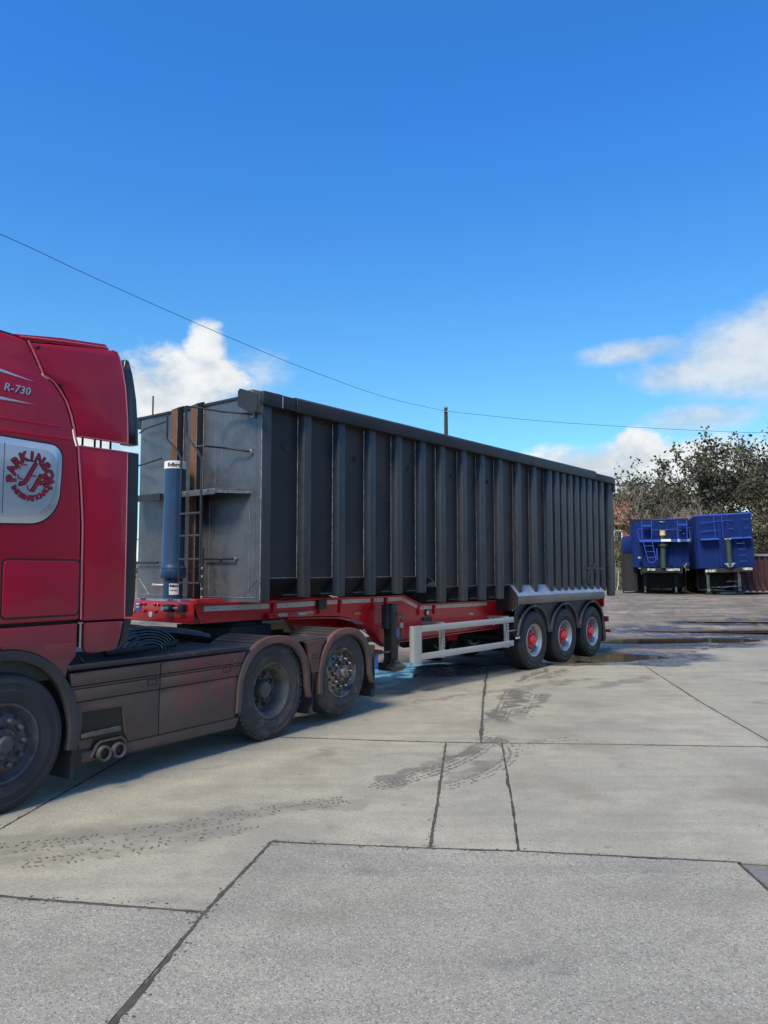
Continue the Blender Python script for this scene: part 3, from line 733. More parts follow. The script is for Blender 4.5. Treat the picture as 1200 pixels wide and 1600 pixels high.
panel([(1.087, 1.40), (1.163, 1.40), (1.12, 1.195), (1.03, 1.155), (1.06, 1.25)], .0, .12, 'edge_flap', 'black_plastic', bevel=.008)
panel([(.675, 1.392), (1.075, 1.388), (1.045, 1.25), (1.01, 1.155), (.985, 1.14), (.76, 1.135), (.70, 1.15), (.68, 1.20)], -.004, .05, 'lower_side_panel', 'cab_red', bevel=.012)
# far side deflector (lower half only)
panel(def_lo, 2.45, 2.504, 'far_deflector', 'cab_red', bevel=.01)
# deflector struts
for P_ in ([(.6, .1, 2.3), (1.05, .05, 2.3)], [(.6, .1, 1.7), (1.05, .05, 1.7)], [(.6, .3, 3.0), (1.0, .06, 3.3)]): MB().tube(P_, .012).build('deflector_strut', 'black_plastic', TX)
MB().box(.60, .72, .055, .09, 1.40, 2.86).box(.60, 1.08, .055, .09, 1.22, 1.50).build('seam_backing', 'black_print', TX)
for (x, z) in ((.19, 3.615), (.40, 3.352)):
    MB().lathe([(.014, .02), (.014, -.006), (.0001, -.008)], (x, .012, z), 'y', 12).build('fixing_bolt', 'black_print', TX)
# locker door
lk = panel(rrect(-.045, .612, 1.468, 1.905, .035), -.005, .02, 'locker_door', 'cab_red', bevel=.006, warp=None)
panel(rrect(-.06, .627, 1.453, 1.92, .045), -.0015, .012, 'locker_gap', 'black_print', lk, bevel=0, warp=None)
# hinge/gas strut at the bottom of the seam
MB().tube([(.640, -.004, 1.39), (.640, -.004, 1.19)], .008).box(.62, .66, -.008, .01, 1.385, 1.40).build('gas_strut', 'silver_rim', TX)
# sleeper window blanking panel with badge
wl = -.95
win = [(wl, 2.86)] + [(x, z) for x, z in ((-.11, 2.858), (.10, 2.852), (.28, 2.845))]
def win_outline(g):
    pts = []
    x1, z1, z0 = .415 - g, 2.862 - g, 2.185 + g
    for k in range(9): t = R(90 - 90 * k / 8); pts.append((x1 - .10 + .10 * math.cos(t), z1 - .02 - .10 + .10 * math.sin(t)))
    pts.append((x1 + .0, 2.6))
    for k in range(13): t = R(-90 * k / 12); pts.append((x1 - .01 - .26 + .26 * math.cos(t), z0 + .01 + .27 + .27 * math.sin(t)))
    pts += [(-.1, z0), (wl + g, z0 + .02), (wl + g, z1)]
    return pts
panel(win_outline(-.012), -.004, .01, 'window_gasket', 'black_print', bevel=0, warp=None)
wr = panel(win_outline(0), -.012, .01, 'window_frame', 'window_rim', bevel=.006, warp=None)
wp = panel(win_outline(.052), -.016, .01, 'window_panel', 'window_panel', bevel=.003, warp=None)
MB().box(-.082, -.078, -.0175, -.01, 2.26, 2.80).build('panel_joint', 'black_print', wp)
LC = (.142, 2.556)
def arc_text(body, rad, size, a_mid, span, flip, name):
    n = len(body)
    for k, ch in enumerate(body):
        t = (k + .5) / n - .5
        a = a_mid - span * t * (1 if not flip else -1)
        rot = a - 90 if not flip else a + 90
        for mat, off, v in (('black_print', size * .075, -.0178), ('logo_red', size * .02, -.0205)):
            def fn(co, a=R(a), rot=R(rot), v=v):
                x, y = co.x, co.y; X = x * math.cos(rot) - y * math.sin(rot); Y = x * math.sin(rot) + y * math.cos(rot)
                return Vector((LC[0] + rad * math.cos(a) + X, v - co.z, LC[1] + rad * 1.02 * math.sin(a) + Y))
            lettering('badge_letter', ch, size, mat, wp, fn, offset=off, sx=1.0, extrude=.001)
arc_text('PARKINSON', .158, .102, 88, 226, False, 'x')
arc_text('INTERNATIONAL', .163, .055, 270, 128, True, 'x')
for ch, dx, dz in (('J', -.035, .035), ('P', .045, -.045)):
    for mat, off, v in (('black_print', .010, -.0178), ('logo_red', .003, -.0205)):
        lettering('badge_monogram', ch, .19, mat, wp, lambda co, v=v, dx=dx, dz=dz: Vector((LC[0] + dx + co.x, v - co.z, LC[1] + dz + co.y)), offset=off, shear=.55, extrude=.001)
        s_ = 1 if ch == 'J' else 1
        for (x0, z0, x1, z1, x2, z2) in ((-.03, -.055, -.075, -.06, -.07, -.02), (.0, .06, -.06, .065, -.055, .02)):
            P = [Vector((LC[0] + dx, 0, LC[1] + dz)) + Vector(((1 - t) ** 2 * x0 + 2 * t * (1 - t) * x1 + t * t * x2, v + (.006 if mat == 'black_print' else .002), (1 - t) ** 2 * z0 + 2 * t * (1 - t) * z1 + t * t * z2)) for t in [i / 6 for i in range(7)]]
            MB().tube(P, [(.008 if mat == 'black_print' else .0045)] * 7, 6).build('badge_flourish', mat, wp)
for mat, off, v in (('black_print', .002, -.0015), ('decal_silver', .0008, -.004)):
    o = lettering('model_lettering', 'R-730', .088, mat, TX, lambda co, v=v: leanin(Vector((.02 + (.006 if v > -.003 else 0) + co.x, v - co.z + .001, 3.238 - (.003 if v > -.003 else 0) + co.y))), offset=off, shear=.25, extrude=.001, spacing=1.05)
for (z0, z1) in ((3.365, 3.330), (3.145, 3.145)):
    MB().prism([(-.6, z0 + .05), (-.13, z0 + .012), (.17, z1), (-.13, z0 - .012), (-.6, z0 - .0)], -.0025, .004, 'y').build('side_stripe', 'decal_silver', TX, warp=leanin)

# wheel arch
def arc(cx, cz, rx, rz, a0, a1, n=24, p=1.0):
    out = []
    for k in range(n + 1):
        t = R(a0 + (a1 - a0) * k / n); c, s = math.cos(t), math.sin(t)
        out.append((cx + rx * math.copysign(abs(c) ** p, c), cz + rz * math.copysign(abs(s) ** p, s)))
    return out
wa = arc(0, .525, .655, .70, 128, 38)
panel([(-.95, 1.385), (.61, 1.39), (.612, 1.20), (.60, 1.12), (.545, 1.06)] + wa[::-1] + [(-.95, 1.0)], -.002, .06, 'wing_panel', 'cab_red', bevel=.008, warp=None)
panel([(-.15, 1.38), (-.135, 1.38), (-.03, 1.23), (-.045, 1.23)], -.004, .0, 'wing_joint', 'black_print', bevel=0, warp=None)
panel([(.30, 1.235), (.60, 1.235), (.60, 1.12), (.40, 1.12)], -.006, .0, 'wing_inset', 'cab_red', bevel=.003, warp=None)
panel(arc(0, .525, .655, .695, 195, -14, 40) + arc(0, .525, .565, .62, -14, 195, 40), -.012, .05, 'arch_lip', 'black_plastic', bevel=.006, warp=None)
b = MB(); A1 = arc(0, .525, .645, .68, 190, -12, 30)
for p, q in zip(A1, A1[1:]):
    b.bm.faces.new([b.bm.verts.new(c) for c in ((p[0], .04, p[1]), (q[0], .04, q[1]), (q[0], .6, q[1]), (p[0], .6, p[1]))])
b.build('arch_liner', 'black_plastic', TX)
b = MB().box(.60, .618, .0, .55, .13, .50)
for k in range(10): b.box(.597, .621, -.004, .012, .15 + k * .033, .17 + k * .033)
b.build('mud_flap', 'dark_rubber', TX)
# wheels
Rt = .525
make_wheel(TX, 0, 0, Rt, Rt, .36, 'front', 'front_tyre')
make_wheel(TX, 0, 2.14, Rt, Rt, .36, 'front', 'front_tyre')
make_wheel(TX, 3.075, .03, Rt, Rt, .30, 'drive', 'dirty_tyre', True)
make_wheel(TX, 3.075, 2.17, Rt, Rt, .30, 'drive', 'dirty_tyre')
make_wheel(TX, 4.37, .03, Rt + .05, Rt - .005, .30, 'tag', 'dirty_tyre')
make_wheel(TX, 4.37, 2.17, Rt + .05, Rt - .005, .30, 'tag', 'dirty_tyre')
MB().cyl((3.075, 0, .53), .09, .4, 2.1).cyl((4.37, 0, .55), .08, .35, 2.15).cyl((0, 0, .5), .07, .4, 2.1).box(-.3, .3, .7, 1.8, .45, .75).build('axle', 'far_dark', TX)
# frame rails, deck
for v in (.83, 1.59): MB().box(-1.2, 5.1, v, v + .08, .72, .99).build('frame_rail', 'black_plastic', TX)
b = MB().box(1.0, 1.1, .9, 1.6, .75, .98).box(2.4, 2.5, .9, 1.6, .75, .98).box(5.0, 5.1, .4, 2.1, .72, .95); b.build('cross_member', 'black_plastic', TX)
dk = MB().prism([(.525, 1.052), (2.675, 1.035), (2.675, .998), (.55, 1.008)], -.012, .86, 'y').build('side_deck', 'dark_rubber', TX, bevel=.012)
for k in range(34):
    x = .57 + k * .032
    MB().hexa([(x, .03, 1.049), (x + .012, .03, 1.049), (x + .012, .84, 1.049), (x, .84, 1.049), (x, .03, 1.0565), (x + .012, .03, 1.0565), (x + .012, .84, 1.0565), (x, .84, 1.0565)]).build('deck_rib', 'dark_rubber', dk, smooth=0)
MB().box(.6, 2.65, 1.7, 2.5, 1.0, 1.04).build('side_deck', 'dark_rubber', TX)
MB().box(1.25, 2.6, .9, 1.6, .98, 1.02).build('catwalk', 'steel_dark', TX)
# skirt: bands with recessed joints
MB().box(.62, 2.50, .018, .05, .22, .99).build('skirt_backing', 'black_print', TX)
def fl(z):   # left edge of skirt follows the arch gap
    return .565 + .10 * max(0, (.985 - z)) / .76 + (.02 if z < .7 else 0)
def fr(z):   # right edge follows the drive wheel fender
    return 2.47 + .165 * max(0, (z - .55) / .43) ** 1.6
for (s0, s1) in ((None, 1.494), (1.506, None)):
    for (z0, z1, v) in ((.878, .984, -.002), (.852, .870, .002), (.748, .846, .0), (.335, .738, .008)):
        if s0 is None and z0 == .335:
            # lower band with step recess
            MB().prism([(fl(z1), z1), (s1, z1), (s1, z0), (1.16, z0), (1.12, .42), (1.11, .50), (1.085, .645), (.69, .655), (.685, .43), (.80, .43), (.78, z0 + .02), (fl(z0), z0 + .02)], v, .04, 'y').build('skirt_panel', 'skirt_red', TX, bevel=.005)
            continue
        a0 = fl(z0) if s0 is None else s0; a1 = fl(z1) if s0 is None else s0
        b0 = s1 if s1 else fr(z0); b1 = s1 if s1 else fr(z1)
        MB().prism([(a0, z0), (b0, z0), (b1, z1), (a1, z1)], v, .04, 'y').build('skirt_panel', 'skirt_red', TX, bevel=.005)
MB().box(.69, 1.10, .09, .10, .42, .66).box(.69, 1.10, .04, .10, .655, .66).build('step_recess', 'black_plastic', TX)
b = MB().box(.675, 1.07, -.012, .09, .445, .478)
for k in range(16): b.box(.685 + k * .024, .695 + k * .024, -.010, .085, .476, .484)
b.build('step_tread', 'galvanised' if False else 'dirty_rim', TX, bevel=.002)
MB().prism([(.70, .325), (.70, .24), (2.49, .222), (2.52, .25), (2.55, .32), (1.16, .325), (1.10, .36), (.86, .36), (.82, .325)], .012, .06, 'y').build('skirt_valance', 'skirt_red', TX, bevel=.01)
edge_line([(.78, .27), (.83, .36), (.87, .385), (1.07, .385), (1.11, .36), (1.14, .30)], .0, .014, 'exhaust_surround', 'skirt_red', warp=None)
MB().prism([(.80, .26), (.85, .355), (1.08, .355), (1.11, .27)], -.0005, .02, 'y').build('exhaust_recess', 'black_print', TX)
for x in (.885, 1.035):
    MB().lathe([(.045, .03), (.045, -.045), (.054, -.052), (.064, -.05), (.066, -.04), (.062, .2)], (x, 0, .288), 'y', 28).build('exhaust_pipe', 'dirty_rim', TX)
    MB().lathe([(.05, -.02), (.0001, -.02)], (x, 0, .288), 'y', 24).build('exhaust_bore', 'black_print', TX)
for x, z in ((1.35, .79), (2.30, .80)):
    MB().box(x, x + .11, -.003, .0, z, z + .006).box(x, x + .11, -.003, .0, z + .045, z + .051).box(x, x + .006, -.003, .0, z, z + .05).box(x + .104, x + .11, -.003, .0, z, z + .05).build('side_marker_frame', 'black_print', TX)
# griffin-like shield outline on the skirt: small embossed V shape
MB().prism([(2.42, .885), (2.47, .845), (2.52, .885), (2.50, .89), (2.47, .865), (2.44, .89)], -.006, .0, 'y').lathe([(.02, .0), (.014, -.006), (.0001, -.006)], (2.47, -.002, .905), 'y', 10).build('skirt_emblem', 'dirty_rim', TX)
# fenders
def fender(uc, hw, top, zb, uo0, uo1):
    O = arc(uc, .50, hw, top - .50, 180, 0, 28, .86); I = arc(uc, .50, hw - .075, top - .50 - .085, 180, 0, 28, .90)
    O = [(uo0, zb)] + O + [(uo1, zb)]; I = [(uo0 + .07, zb)] + I + [(uo1 - .06, zb)]
    f = panel(O + I[::-1], -.012, .05, 'wheel_fender', 'fender_red', bevel=.012, warp=None)
    b = MB()
    for (p, q, a, c) in zip(O, O[1:], I, I[1:]):
        pp = (p[0] + (a[0] - p[0]) * .12, p[1] + (a[1] - p[1]) * .12); qq = (q[0] + (c[0] - q[0]) * .12, q[1] + (c[1] - q[1]) * .12)
        p2 = (p[0] + (a[0] - p[0]) * .3, p[1] + (a[1] - p[1]) * .3); q2 = (q[0] + (c[0] - q[0]) * .3, q[1] + (c[1] - q[1]) * .3)
        vs = [b.bm.verts.new(c_) for c_ in ((pp[0], .03, pp[1]), (qq[0], .03, qq[1]), (qq[0], .66, qq[1]), (pp[0], .66, pp[1]))]; b.bm.faces.new(vs)
        vs = [b.bm.verts.new(c_) for c_ in ((p2[0], .03, p2[1]), (q2[0], .03, q2[1]), (q2[0], .66, q2[1]), (p2[0], .66, p2[1]))]; b.bm.faces.new(vs)
    bmesh.ops.remove_doubles(b.bm, verts=b.bm.verts, dist=.0005)
    b.build('fender_top', 'dark_rubber', f, recalc=False)
    # ribs across the fender top
    for k in range(5):
        x = uc - .36 + k * .07; 
        zt = .50 + (top - .50) * (1 - abs((x - uc) / hw) ** 2.3) ** (1 / 2.3) - .006
        MB().tube([(x, .05, zt), (x, .64, zt)], .010, 6).build('fender_rib', 'dark_rubber', f)
    return f
fender(3.105, .60, 1.115, .365, 2.492, 3.735)
fender(4.43, .565, 1.118, .375, 3.868, 5.045)
MB().prism([(3.60, 1.012), (4.02, 1.012), (3.93, .93), (3.885, .80), (3.872, .64), (3.735, .64), (3.70, .86), (3.64, .98)], .0, .05, 'y').build('fender_bridge', 'fender_red', TX, bevel=.006)
for z in (.80, .84): MB().box(3.73, 3.885, -.004, .002, z, z + .008).build('bridge_groove', 'black_print', TX)
MB().box(3.55, 4.05, .02, .66, 1.008, 1.024).build('bridge_top', 'dark_rubber', TX, bevel=.004)
MB().box(3.765, 3.785, .02, .55, .16, .66).build('mud_flap', 'dark_rubber', TX)
MB().box(5.065, 5.085, .02, .60, .185, .85).build('mud_flap', 'dark_rubber', TX)
MB().box(5.06, 5.08, 1.9, 2.48, .185, .85).build('mud_flap', 'dark_rubber', TX)
for uc in (3.105, 4.43):
    O = arc(uc, .50, .59, .60, 180, 0, 20, .86); b = MB()
    for p, q in zip(O, O[1:]): b.bm.faces.new([b.bm.verts.new(c) for c in ((p[0], 1.85, p[1]), (q[0], 1.85, q[1]), (q[0], 2.5, q[1]), (p[0], 2.5, p[1]))])
    b.build('fender_top', 'dark_rubber', TX)
# fifth wheel, hoses
MB().lathe([(.48, 1.14), (.50, 1.16), (.48, 1.195), (.0001, 1.20)], (3.75, 1.45, 0), 'z', 32).box(3.4, 4.1, .95, 1.9, .98, 1.15).build('fifth_wheel', 'far_dark', TX)
for k in range(7):
    v = .55 + k * .13; P = []
    for i in range(15):
        t = i / 14; P.append((1.12 + 1.55 * t, v + .12 * math.sin(3 * t + k), 1.10 + .10 * math.sin(PI * t) + .02 * (k % 3) + (.25 * (1 - t) ** 6)))
    MB().tube(P, .018 + .003 * (k % 2), 8).build('air_hose', 'black_glossy', TX)
MB().tube([(1.10, .28, 1.085), (1.5, .30, 1.09), (1.95, .34, 1.10), (2.0, .35, 1.115)], .028, 8).build('air_hose', 'dark_rubber', TX)
MB().tube([(.66, .03, 1.12), (.67, .02, 1.08), (.70, .03, 1.06), (.68, .05, 1.10), (.72, .05, 1.07)], .008, 6).build('air_hose', 'black_glossy', TX)
for k in range(6):
    rr = .10 + k * .035; P = []
    for i in range(13):
        t = PI * i / 12; P.append((1.62 - rr * 1.5 * math.cos(t), .30 + k * .02, 1.06 + rr * .75 * math.sin(t)))
    MB().tube(P, .012, 8).build('coiled_hose', 'black_glossy', TX)
MB().cyl((1.15, 0, 1.0), .14, 1.75, 2.3, 'y').build('air_tank', 'far_dark', TX)

# ------------------------------------------------------------------ semi trailer
TR = empty('semi_trailer', (2.7938, 14.3785, 0), R(90) - .672, label='long bare steel tipping trailer with red chassis coupled behind the red cab', cat='trailer')
UF, UB = -6.81, 3.90
VF = 2.58
body = MB()
# tipper body shell: floor, two sides, front wall, rear door with real thickness
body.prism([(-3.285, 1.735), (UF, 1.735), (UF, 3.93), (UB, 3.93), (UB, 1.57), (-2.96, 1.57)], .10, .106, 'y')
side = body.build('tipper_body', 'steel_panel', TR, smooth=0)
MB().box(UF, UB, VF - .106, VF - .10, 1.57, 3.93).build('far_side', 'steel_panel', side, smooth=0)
# individual side plates between the ribs (butted, slightly different set)
ribs = [-6.11 + .637 * k for k in range(11)]          # left edges of the wide-spaced ribs
ribs = [-6.114, -5.459, -4.811, -4.195, -3.596, -3.06, -2.434, -1.849, -1.25, -.586, .03]
close = [.66, .985, 1.29, 1.60, 1.91, 2.235, 2.56, 2.875, 3.215]
# underside chamfer and floor
MB().prism([(.11, 1.733), (.11, 1.715), (.36, 1.50), (2.14, 1.50), (2.39, 1.715), (2.39, 1.733)], UF + .01, -3.1, 'x').build('floor_pan', 'steel_dark', side, smooth=0)
MB().prism([(.11, 1.568), (.11, 1.55), (.40, 1.36), (2.10, 1.36), (2.39, 1.55), (2.39, 1.568)], -3.1, UB - .01, 'x').build('floor_pan', 'steel_dark', side, smooth=0)
# bottom edge rails (thin light weld line)
def weld(path, r=.006, n=5):
    L = sum((Vector(a) - Vector(b)).length for a, b in zip(path, path[1:])); k = max(2, int(L / .05)); P = []
    for i in range(k + 1):
        t = i / k * (len(path) - 1); j = min(int(t), len(path) - 2); q = Vector(path[j]).lerp(Vector(path[j + 1]), t - j)
        P.append(q + Vector((random.uniform(-.001, .001), random.uniform(-.001, .001), 0)))
    MB().tube(P, [r * .8 * random.uniform(.5, 1.2) for _ in P], n).build('weld_bead', 'weld', side)
edges = [-6.665] + ribs + close[:1]
for a, b_ in zip([-6.66] + [r + .15 for r in ribs[:4]], ribs[:5]): weld([(a, .098, 1.735), (b_, .098, 1.735)], .0075)
weld([(-3.285, .098, 1.733), (-2.96, .098, 1.57)], .006)
for a, b_ in zip([r + .15 for r in ribs[5:9]], ribs[6:10]): weld([(a, .098, 1.57), (b_, .098, 1.57)], .0055)
# ribs: tapered folded channels
def rib(x0, x1, z0, z1, mat, foot=0):
    b = MB(); d = .012
    b.hexa([(x0 - .004, .10, z0 + foot), (x1 + .004, .10, z0 + foot), (x1 - d, .0, z0), (x0 + d, .0, z0), (x0 - .004, .10, z1), (x1 + .004, .10, z1), (x1 - d, .0, z1), (x0 + d, .0, z1)])
    return b.build('rib', mat, side, bevel=.010, seg=2, smooth=50)
for i, x in enumerate(ribs):
    z0 = 1.487 if i < 5 else (1.328 if i < 9 else 1.375)
    rib(x, x + .155, z0, 3.80, 'steel_rib_blue' if i in (1, 2, 4, 7) else 'steel_rib', .0 if i < 9 else .10)
    if z0 < 1.49 or i < 9: weld([(x - .012, .094, (1.735 if i < 5 else 1.57)), (x - .012, .094, 3.78)], .0075 if i < 6 else .006)
for i, x in enumerate(close):
    rib(x, x + .185, 1.375, 3.80, 'steel_rib_blue' if i in (0, 4) else 'steel_rib', .11)
    weld([(x - .006, .096, 1.56), (x - .006, .096, 3.78)], .004)
    weld([(x - .008, .08, 1.50), (x + .012, .006, 1.38)], .006)
for x in ribs[9:11]: weld([(x - .008, .08, 1.50), (x + .012, .006, 1.38)], .007)
# outrigger gussets under the panel beside every rib
for x in ribs[:9]:
    z = 1.735 if x < -3.3 else 1.57
    MB().prism([(.02, z - .2), (.02, z - .23), (.5, z - .26), (.5, z - .22), (.12, z - .02), (.02, z - .02)], x + .06, x + .075, 'x').build('gusset', 'steel_rib', side, smooth=0)
    MB().box(x - .25, x - .02, .08, .12, z - .215, z - .20).build('bearer', 'steel_rib', side, smooth=0)
# corner posts
cp = MB(); cp.box(UF, -6.665, .0, .10, 1.455, 3.80); cp.build('corner_post', 'steel_rib', side, bevel=.006)
MB().box(3.655, 3.69, .0, .10, 1.27, 3.80).build('corner_post', 'steel_rib', side, bevel=.004)
MB().box(3.70, 3.905, .0, .10, 1.255, 3.80).build('corner_post', 'steel_rib', side, bevel=.006)
weld([(3.60, .06, 1.62), (3.74, .002, 1.40)], .008)
for k in range(4): weld([(3.75, -.002, 1.35 + k * .0 + .0), (3.75, -.002, 2.6)], .004)
# top rail in three lengths
MB().box(-6.83, -6.52, -.035, .12, 3.80, 3.965).build('top_rail', 'steel_dark', side, bevel=.006)
MB().box(-6.515, -6.275, -.030, .12, 3.802, 3.962).build('top_rail', 'steel_dark', side, bevel=.006)
weld([(-6.518, -.036, 3.80), (-6.518, -.036, 3.965)], .008)
MB().prism([(-.045, 3.79), (-.045, 3.945), (.0, 3.985), (.13, 3.985), (.13, 3.79)], -6.27, 2.9, 'x').build('top_rail', 'steel_dark', side, bevel=.008)
MB().prism([(-.045, 3.785), (-.045, 3.93), (.0, 3.945), (.13, 3.945), (.13, 3.785)], 2.903, 3.86, 'x').build('top_rail', 'steel_dark', side, bevel=.008)
MB().box(3.865, 3.97, -.03, .14, 3.60, 3.90).build('rail_end_cap', 'steel_dark', side, bevel=.01)
MB().box(UF, UB, VF - .10, VF + .0, 3.80, 3.965).build('top_rail', 'steel_dark', side)
weld([(-6.27, -.03, 3.962), (-3, -.03, 3.962), (2.9, -.03, 3.955)], .005)
# front wall
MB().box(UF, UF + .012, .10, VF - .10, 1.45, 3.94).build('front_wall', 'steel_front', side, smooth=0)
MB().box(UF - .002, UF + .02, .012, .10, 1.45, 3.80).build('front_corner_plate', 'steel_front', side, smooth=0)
weld([(UF - .004, .01, 1.47), (UF - .004, .01, 3.86)], .009)
weld([(UF - .006, .20, 1.56), (UF - .006, .20, 2.6)], .003)
for v in (.74, .86): weld([(UF - .003, v, 2.9), (UF - .003, v, 3.9)], .003)
MB().box(UF - .02, UF, 0.02, VF - .05, 3.925, 3.955).build('front_top_edge', 'steel_dark', side)
for (a, b_) in ((1.515, 1.644), (1.106, 1.239)):
    MB().box(UF - .105, UF, a, b_, 1.46, 3.94).build('front_rib', 'steel_dark', side, bevel=.004)
    MB().box(UF - .1075, UF - .104, a + .004, b_ - .004, 1.48, 3.93).build('rib_face', 'rust', side, smooth=0)
    MB().prism([(UF - .11, 3.93), (UF, 3.99), (UF + .03, 3.93)], a, b_, 'y').build('rib_cap', 'steel_dark', side)
    weld([(UF - .01, a - .01, 1.5), (UF - .01, a - .01, 3.9)], .007)
    weld([(UF - .108, a, 1.5), (UF - .108, a, 3.9)], .004)
weld([(UF - .004, .95, 1.5), (UF - .004, .95, 2.7)], .005)
for (a, b_) in (((.06, 1.72), (.32, 1.50)), ((2.44, 1.72), (2.2, 1.50))): weld([(UF - .004, a[0], a[1]), (UF - .004, b_[0], b_[1])], .004)
weld([(UF - .004, .1, 1.50), (UF - .004, 2.4, 1.50)], .006)
# corner guard plate (octagon) at the near top
pl = [(.259, 3.965), (.225, 4.0), (.0, 3.925), (-.085, 3.89), (-.09, 3.69), (-.02, 3.68), (.11, 3.715), (.255, 3.79)]
MB().prism(pl, UF - .17, UF - .158, 'x').build('corner_plate', 'steel_dark', side)
MB().box(UF - .16, UF + .02, .0, .10, 3.70, 3.96).build('corner_bracket', 'steel_fascia', side, bevel=.005)
# walkway platforms of perforated angle
z = 2.80
def platform(vA, vB, vin, zt, name='platform'):
    p = MB().prism([(UF - .345, vA), (UF - .345, vB), (UF - .0, vin), (UF - .0, vA)], zt - .012, zt, 'z').build(name, 'steel_perforated', side)
    MB().box(UF - .352, UF - .342, min(vA, vB), max(vA, vB), zt - .066, zt + .004).build('platform_edge', 'steel_perforated', p, bevel=.002)
    MB().hexa([(UF - .345, vB, zt - .05), (UF - .34, vB + .006, zt - .05), (UF, vin + .006, zt - .05), (UF, vin, zt - .05), (UF - .345, vB, zt + .004), (UF - .34, vB + .006, zt + .004), (UF, vin + .006, zt + .004), (UF, vin, zt + .004)]).build('platform_edge', 'steel_perforated', p)
    k = 0; v = min(vA, vB) + .02
    while v < max(vA, vB) - .02:
        for j in range(2): MB().cyl((0, v, zt - .022 - j * .024), .0065, UF - .3535, UF - .35, 'x', 6).build('punched_hole', 'black_print', p, smooth=0)
        v += .034
    return p
platform(1.35, .43, .175, 2.795)
MB().prism([(UF - .345, 1.51), (UF - .345, 2.3), (UF, 2.42), (UF, 1.51)], 2.79, 2.802, 'z').build('platform', 'steel_perforated', side)
MB().box(UF - .352, UF - .342, 1.51, 2.3, 2.72, 2.805).build('platform_edge', 'steel_dark', side)
# ladder
LU = UF - .345
def sh_(P): return [(x - .118, y - .16, 1.83 + (z - 1.83) * .98) for x, y, z in P]
lad = MB().tube(sh_([(LU, 1.095, 1.672), (LU, 1.095, 3.20), (LU + .0, 1.20, 3.34), (LU, 1.39, 3.49), (LU, 1.395, 3.84)]), .014).build('ladder', 'steel_dark', side)
MB().tube(sh_([(LU, .70, 1.672), (LU, .705, 3.17), (LU, .78, 3.27), (LU, 1.0, 3.49), (LU, 1.03, 3.86)]), .014).build('ladder_rail', 'steel_dark', lad)
for zz in (1.678, 1.96, 2.24, 2.506): MB().box(LU - .13, LU - .106, .54, .935, zz - .012, zz + .012).build('rung', 'steel_rib', lad, bevel=.003)
MB().tube([(LU - .118, .93, 1.72), (LU - .1, .56, 1.90)], .006, 6).build('ladder_brace', 'steel_dark', lad)
def rail(P, r=.012):
    o = MB().tube(P, r).build('grab_rail', 'steel_dark', side); 
    return o
rail([(LU - .118, .87, 3.82), (LU - .05, .80, 3.81), (UF - .10, .55, 3.765), (UF - .06, .17, 3.70), (UF - .01, .15, 3.70)])
rail([(LU - .118, .68, 3.30), (LU - .05, .58, 3.31), (UF - .12, .50, 3.31), (UF - .06, .185, 3.25), (UF, .17, 3.25)])
rail([(LU - .118, 1.235, 3.68), (UF - .2, 2.1, 3.72), (UF - .06, 2.42, 3.72)])
rail([(LU, 1.5, 3.25), (UF - .1, 2.42, 3.25)])
rail([(UF - .05, .43, 1.966), (UF - .05, 1.0, 1.966)], .014)
rail([(UF - .05, 1.95, 1.93), (UF - .05, 2.45, 1.93)], .014)
MB().box(UF - .03, UF, .12, .19, 3.66, 3.75).box(UF - .03, UF, .15, .20, 3.22, 3.28).build('rail_bracket', 'weld', side)
for (v, zz) in ((.17, 3.70), (.178, 3.25), (.43, 1.966), (.72, 1.966)): MB().lathe([(.02, -.0), (.02, -.03), (.0001, -.032)], (UF - .01, v, zz), 'x', 10).build('rail_boss', 'weld', side)
MB().tube([(UF + .1, 2.36, 3.9), (UF + .1, 2.36, 4.26)], .011).build('marker_rod', 'steel_dark', side)
# inspection hooks on every second plate
for x in (-6.352, -5.02, -3.78, -2.62, -1.48, -.30, .9, 2.1):
    MB().lathe([(.032, .10), (.032, .088), (.02, .084), (.014, .098)], (x, 0, 3.35), 'y', 12).box(x + .02, x + .055, .075, .1, 3.375, 3.388).box(x - .006, x + .006, .07, .1, 3.33, 3.38).build('rope_hook', 'steel_rib', side)
# tipping ram
RU, RV = UF - .34, 1.22
ram = MB().lathe([(.118, 1.46), (.118, 1.725), (.150, 1.735), (.156, 1.75), (.156, 1.85), (.142, 1.88), (.134, 1.91), (.131, 3.085)], (RU, RV, 0), 'z', 48).build('tipping_ram', 'cylinder_blue', TR)
MB().lathe([(.133, 3.085), (.133, 3.172), (.122, 3.18), (.0001, 3.183)], (RU, RV, 0), 'z', 48).build('ram_collar', 'white_paint', ram)
MB().lathe([(.150, 1.845), (.160, 1.856), (.148, 1.868)], (RU, RV, 0), 'z', 48).build('ram_ring', 'cylinder_blue', ram)
camdir = math.atan2(-6.7672 - RV, -13.0 - RU)
def cylwrap(zc, rad, a_off):
    def fn(co):
        a = camdir + a_off + co.x / rad * 1.0   # increasing angle turns to the right as seen by the viewer
        return Vector((RU + (rad + .0015 + co.z) * math.cos(a), RV + (rad + .0015 + co.z) * math.sin(a), zc + co.y))
    return fn
lettering('ram_lettering', 'Edbro', .062, 'black_print', ram, cylwrap(3.128, .133, -.1), offset=.002, sx=1.1)
b = MB(); pts = []
for i in range(7):
    a = camdir + (.12) + (i / 6 - .5) * 1.0
    for zz in (1.53, 1.665): pts.append(b.bm.verts.new((RU + .120 * math.cos(a), RV + .120 * math.sin(a), zz)))
for i in range(6): b.bm.faces.new((pts[2 * i], pts[2 * i + 2], pts[2 * i + 3], pts[2 * i + 1]))
b.build('ram_label', 'white_label', ram)
lettering('ram_lettering', 'Edbro', .038, 'black_print', ram, cylwrap(1.638, .120, .1), offset=.0015, sx=1.1)
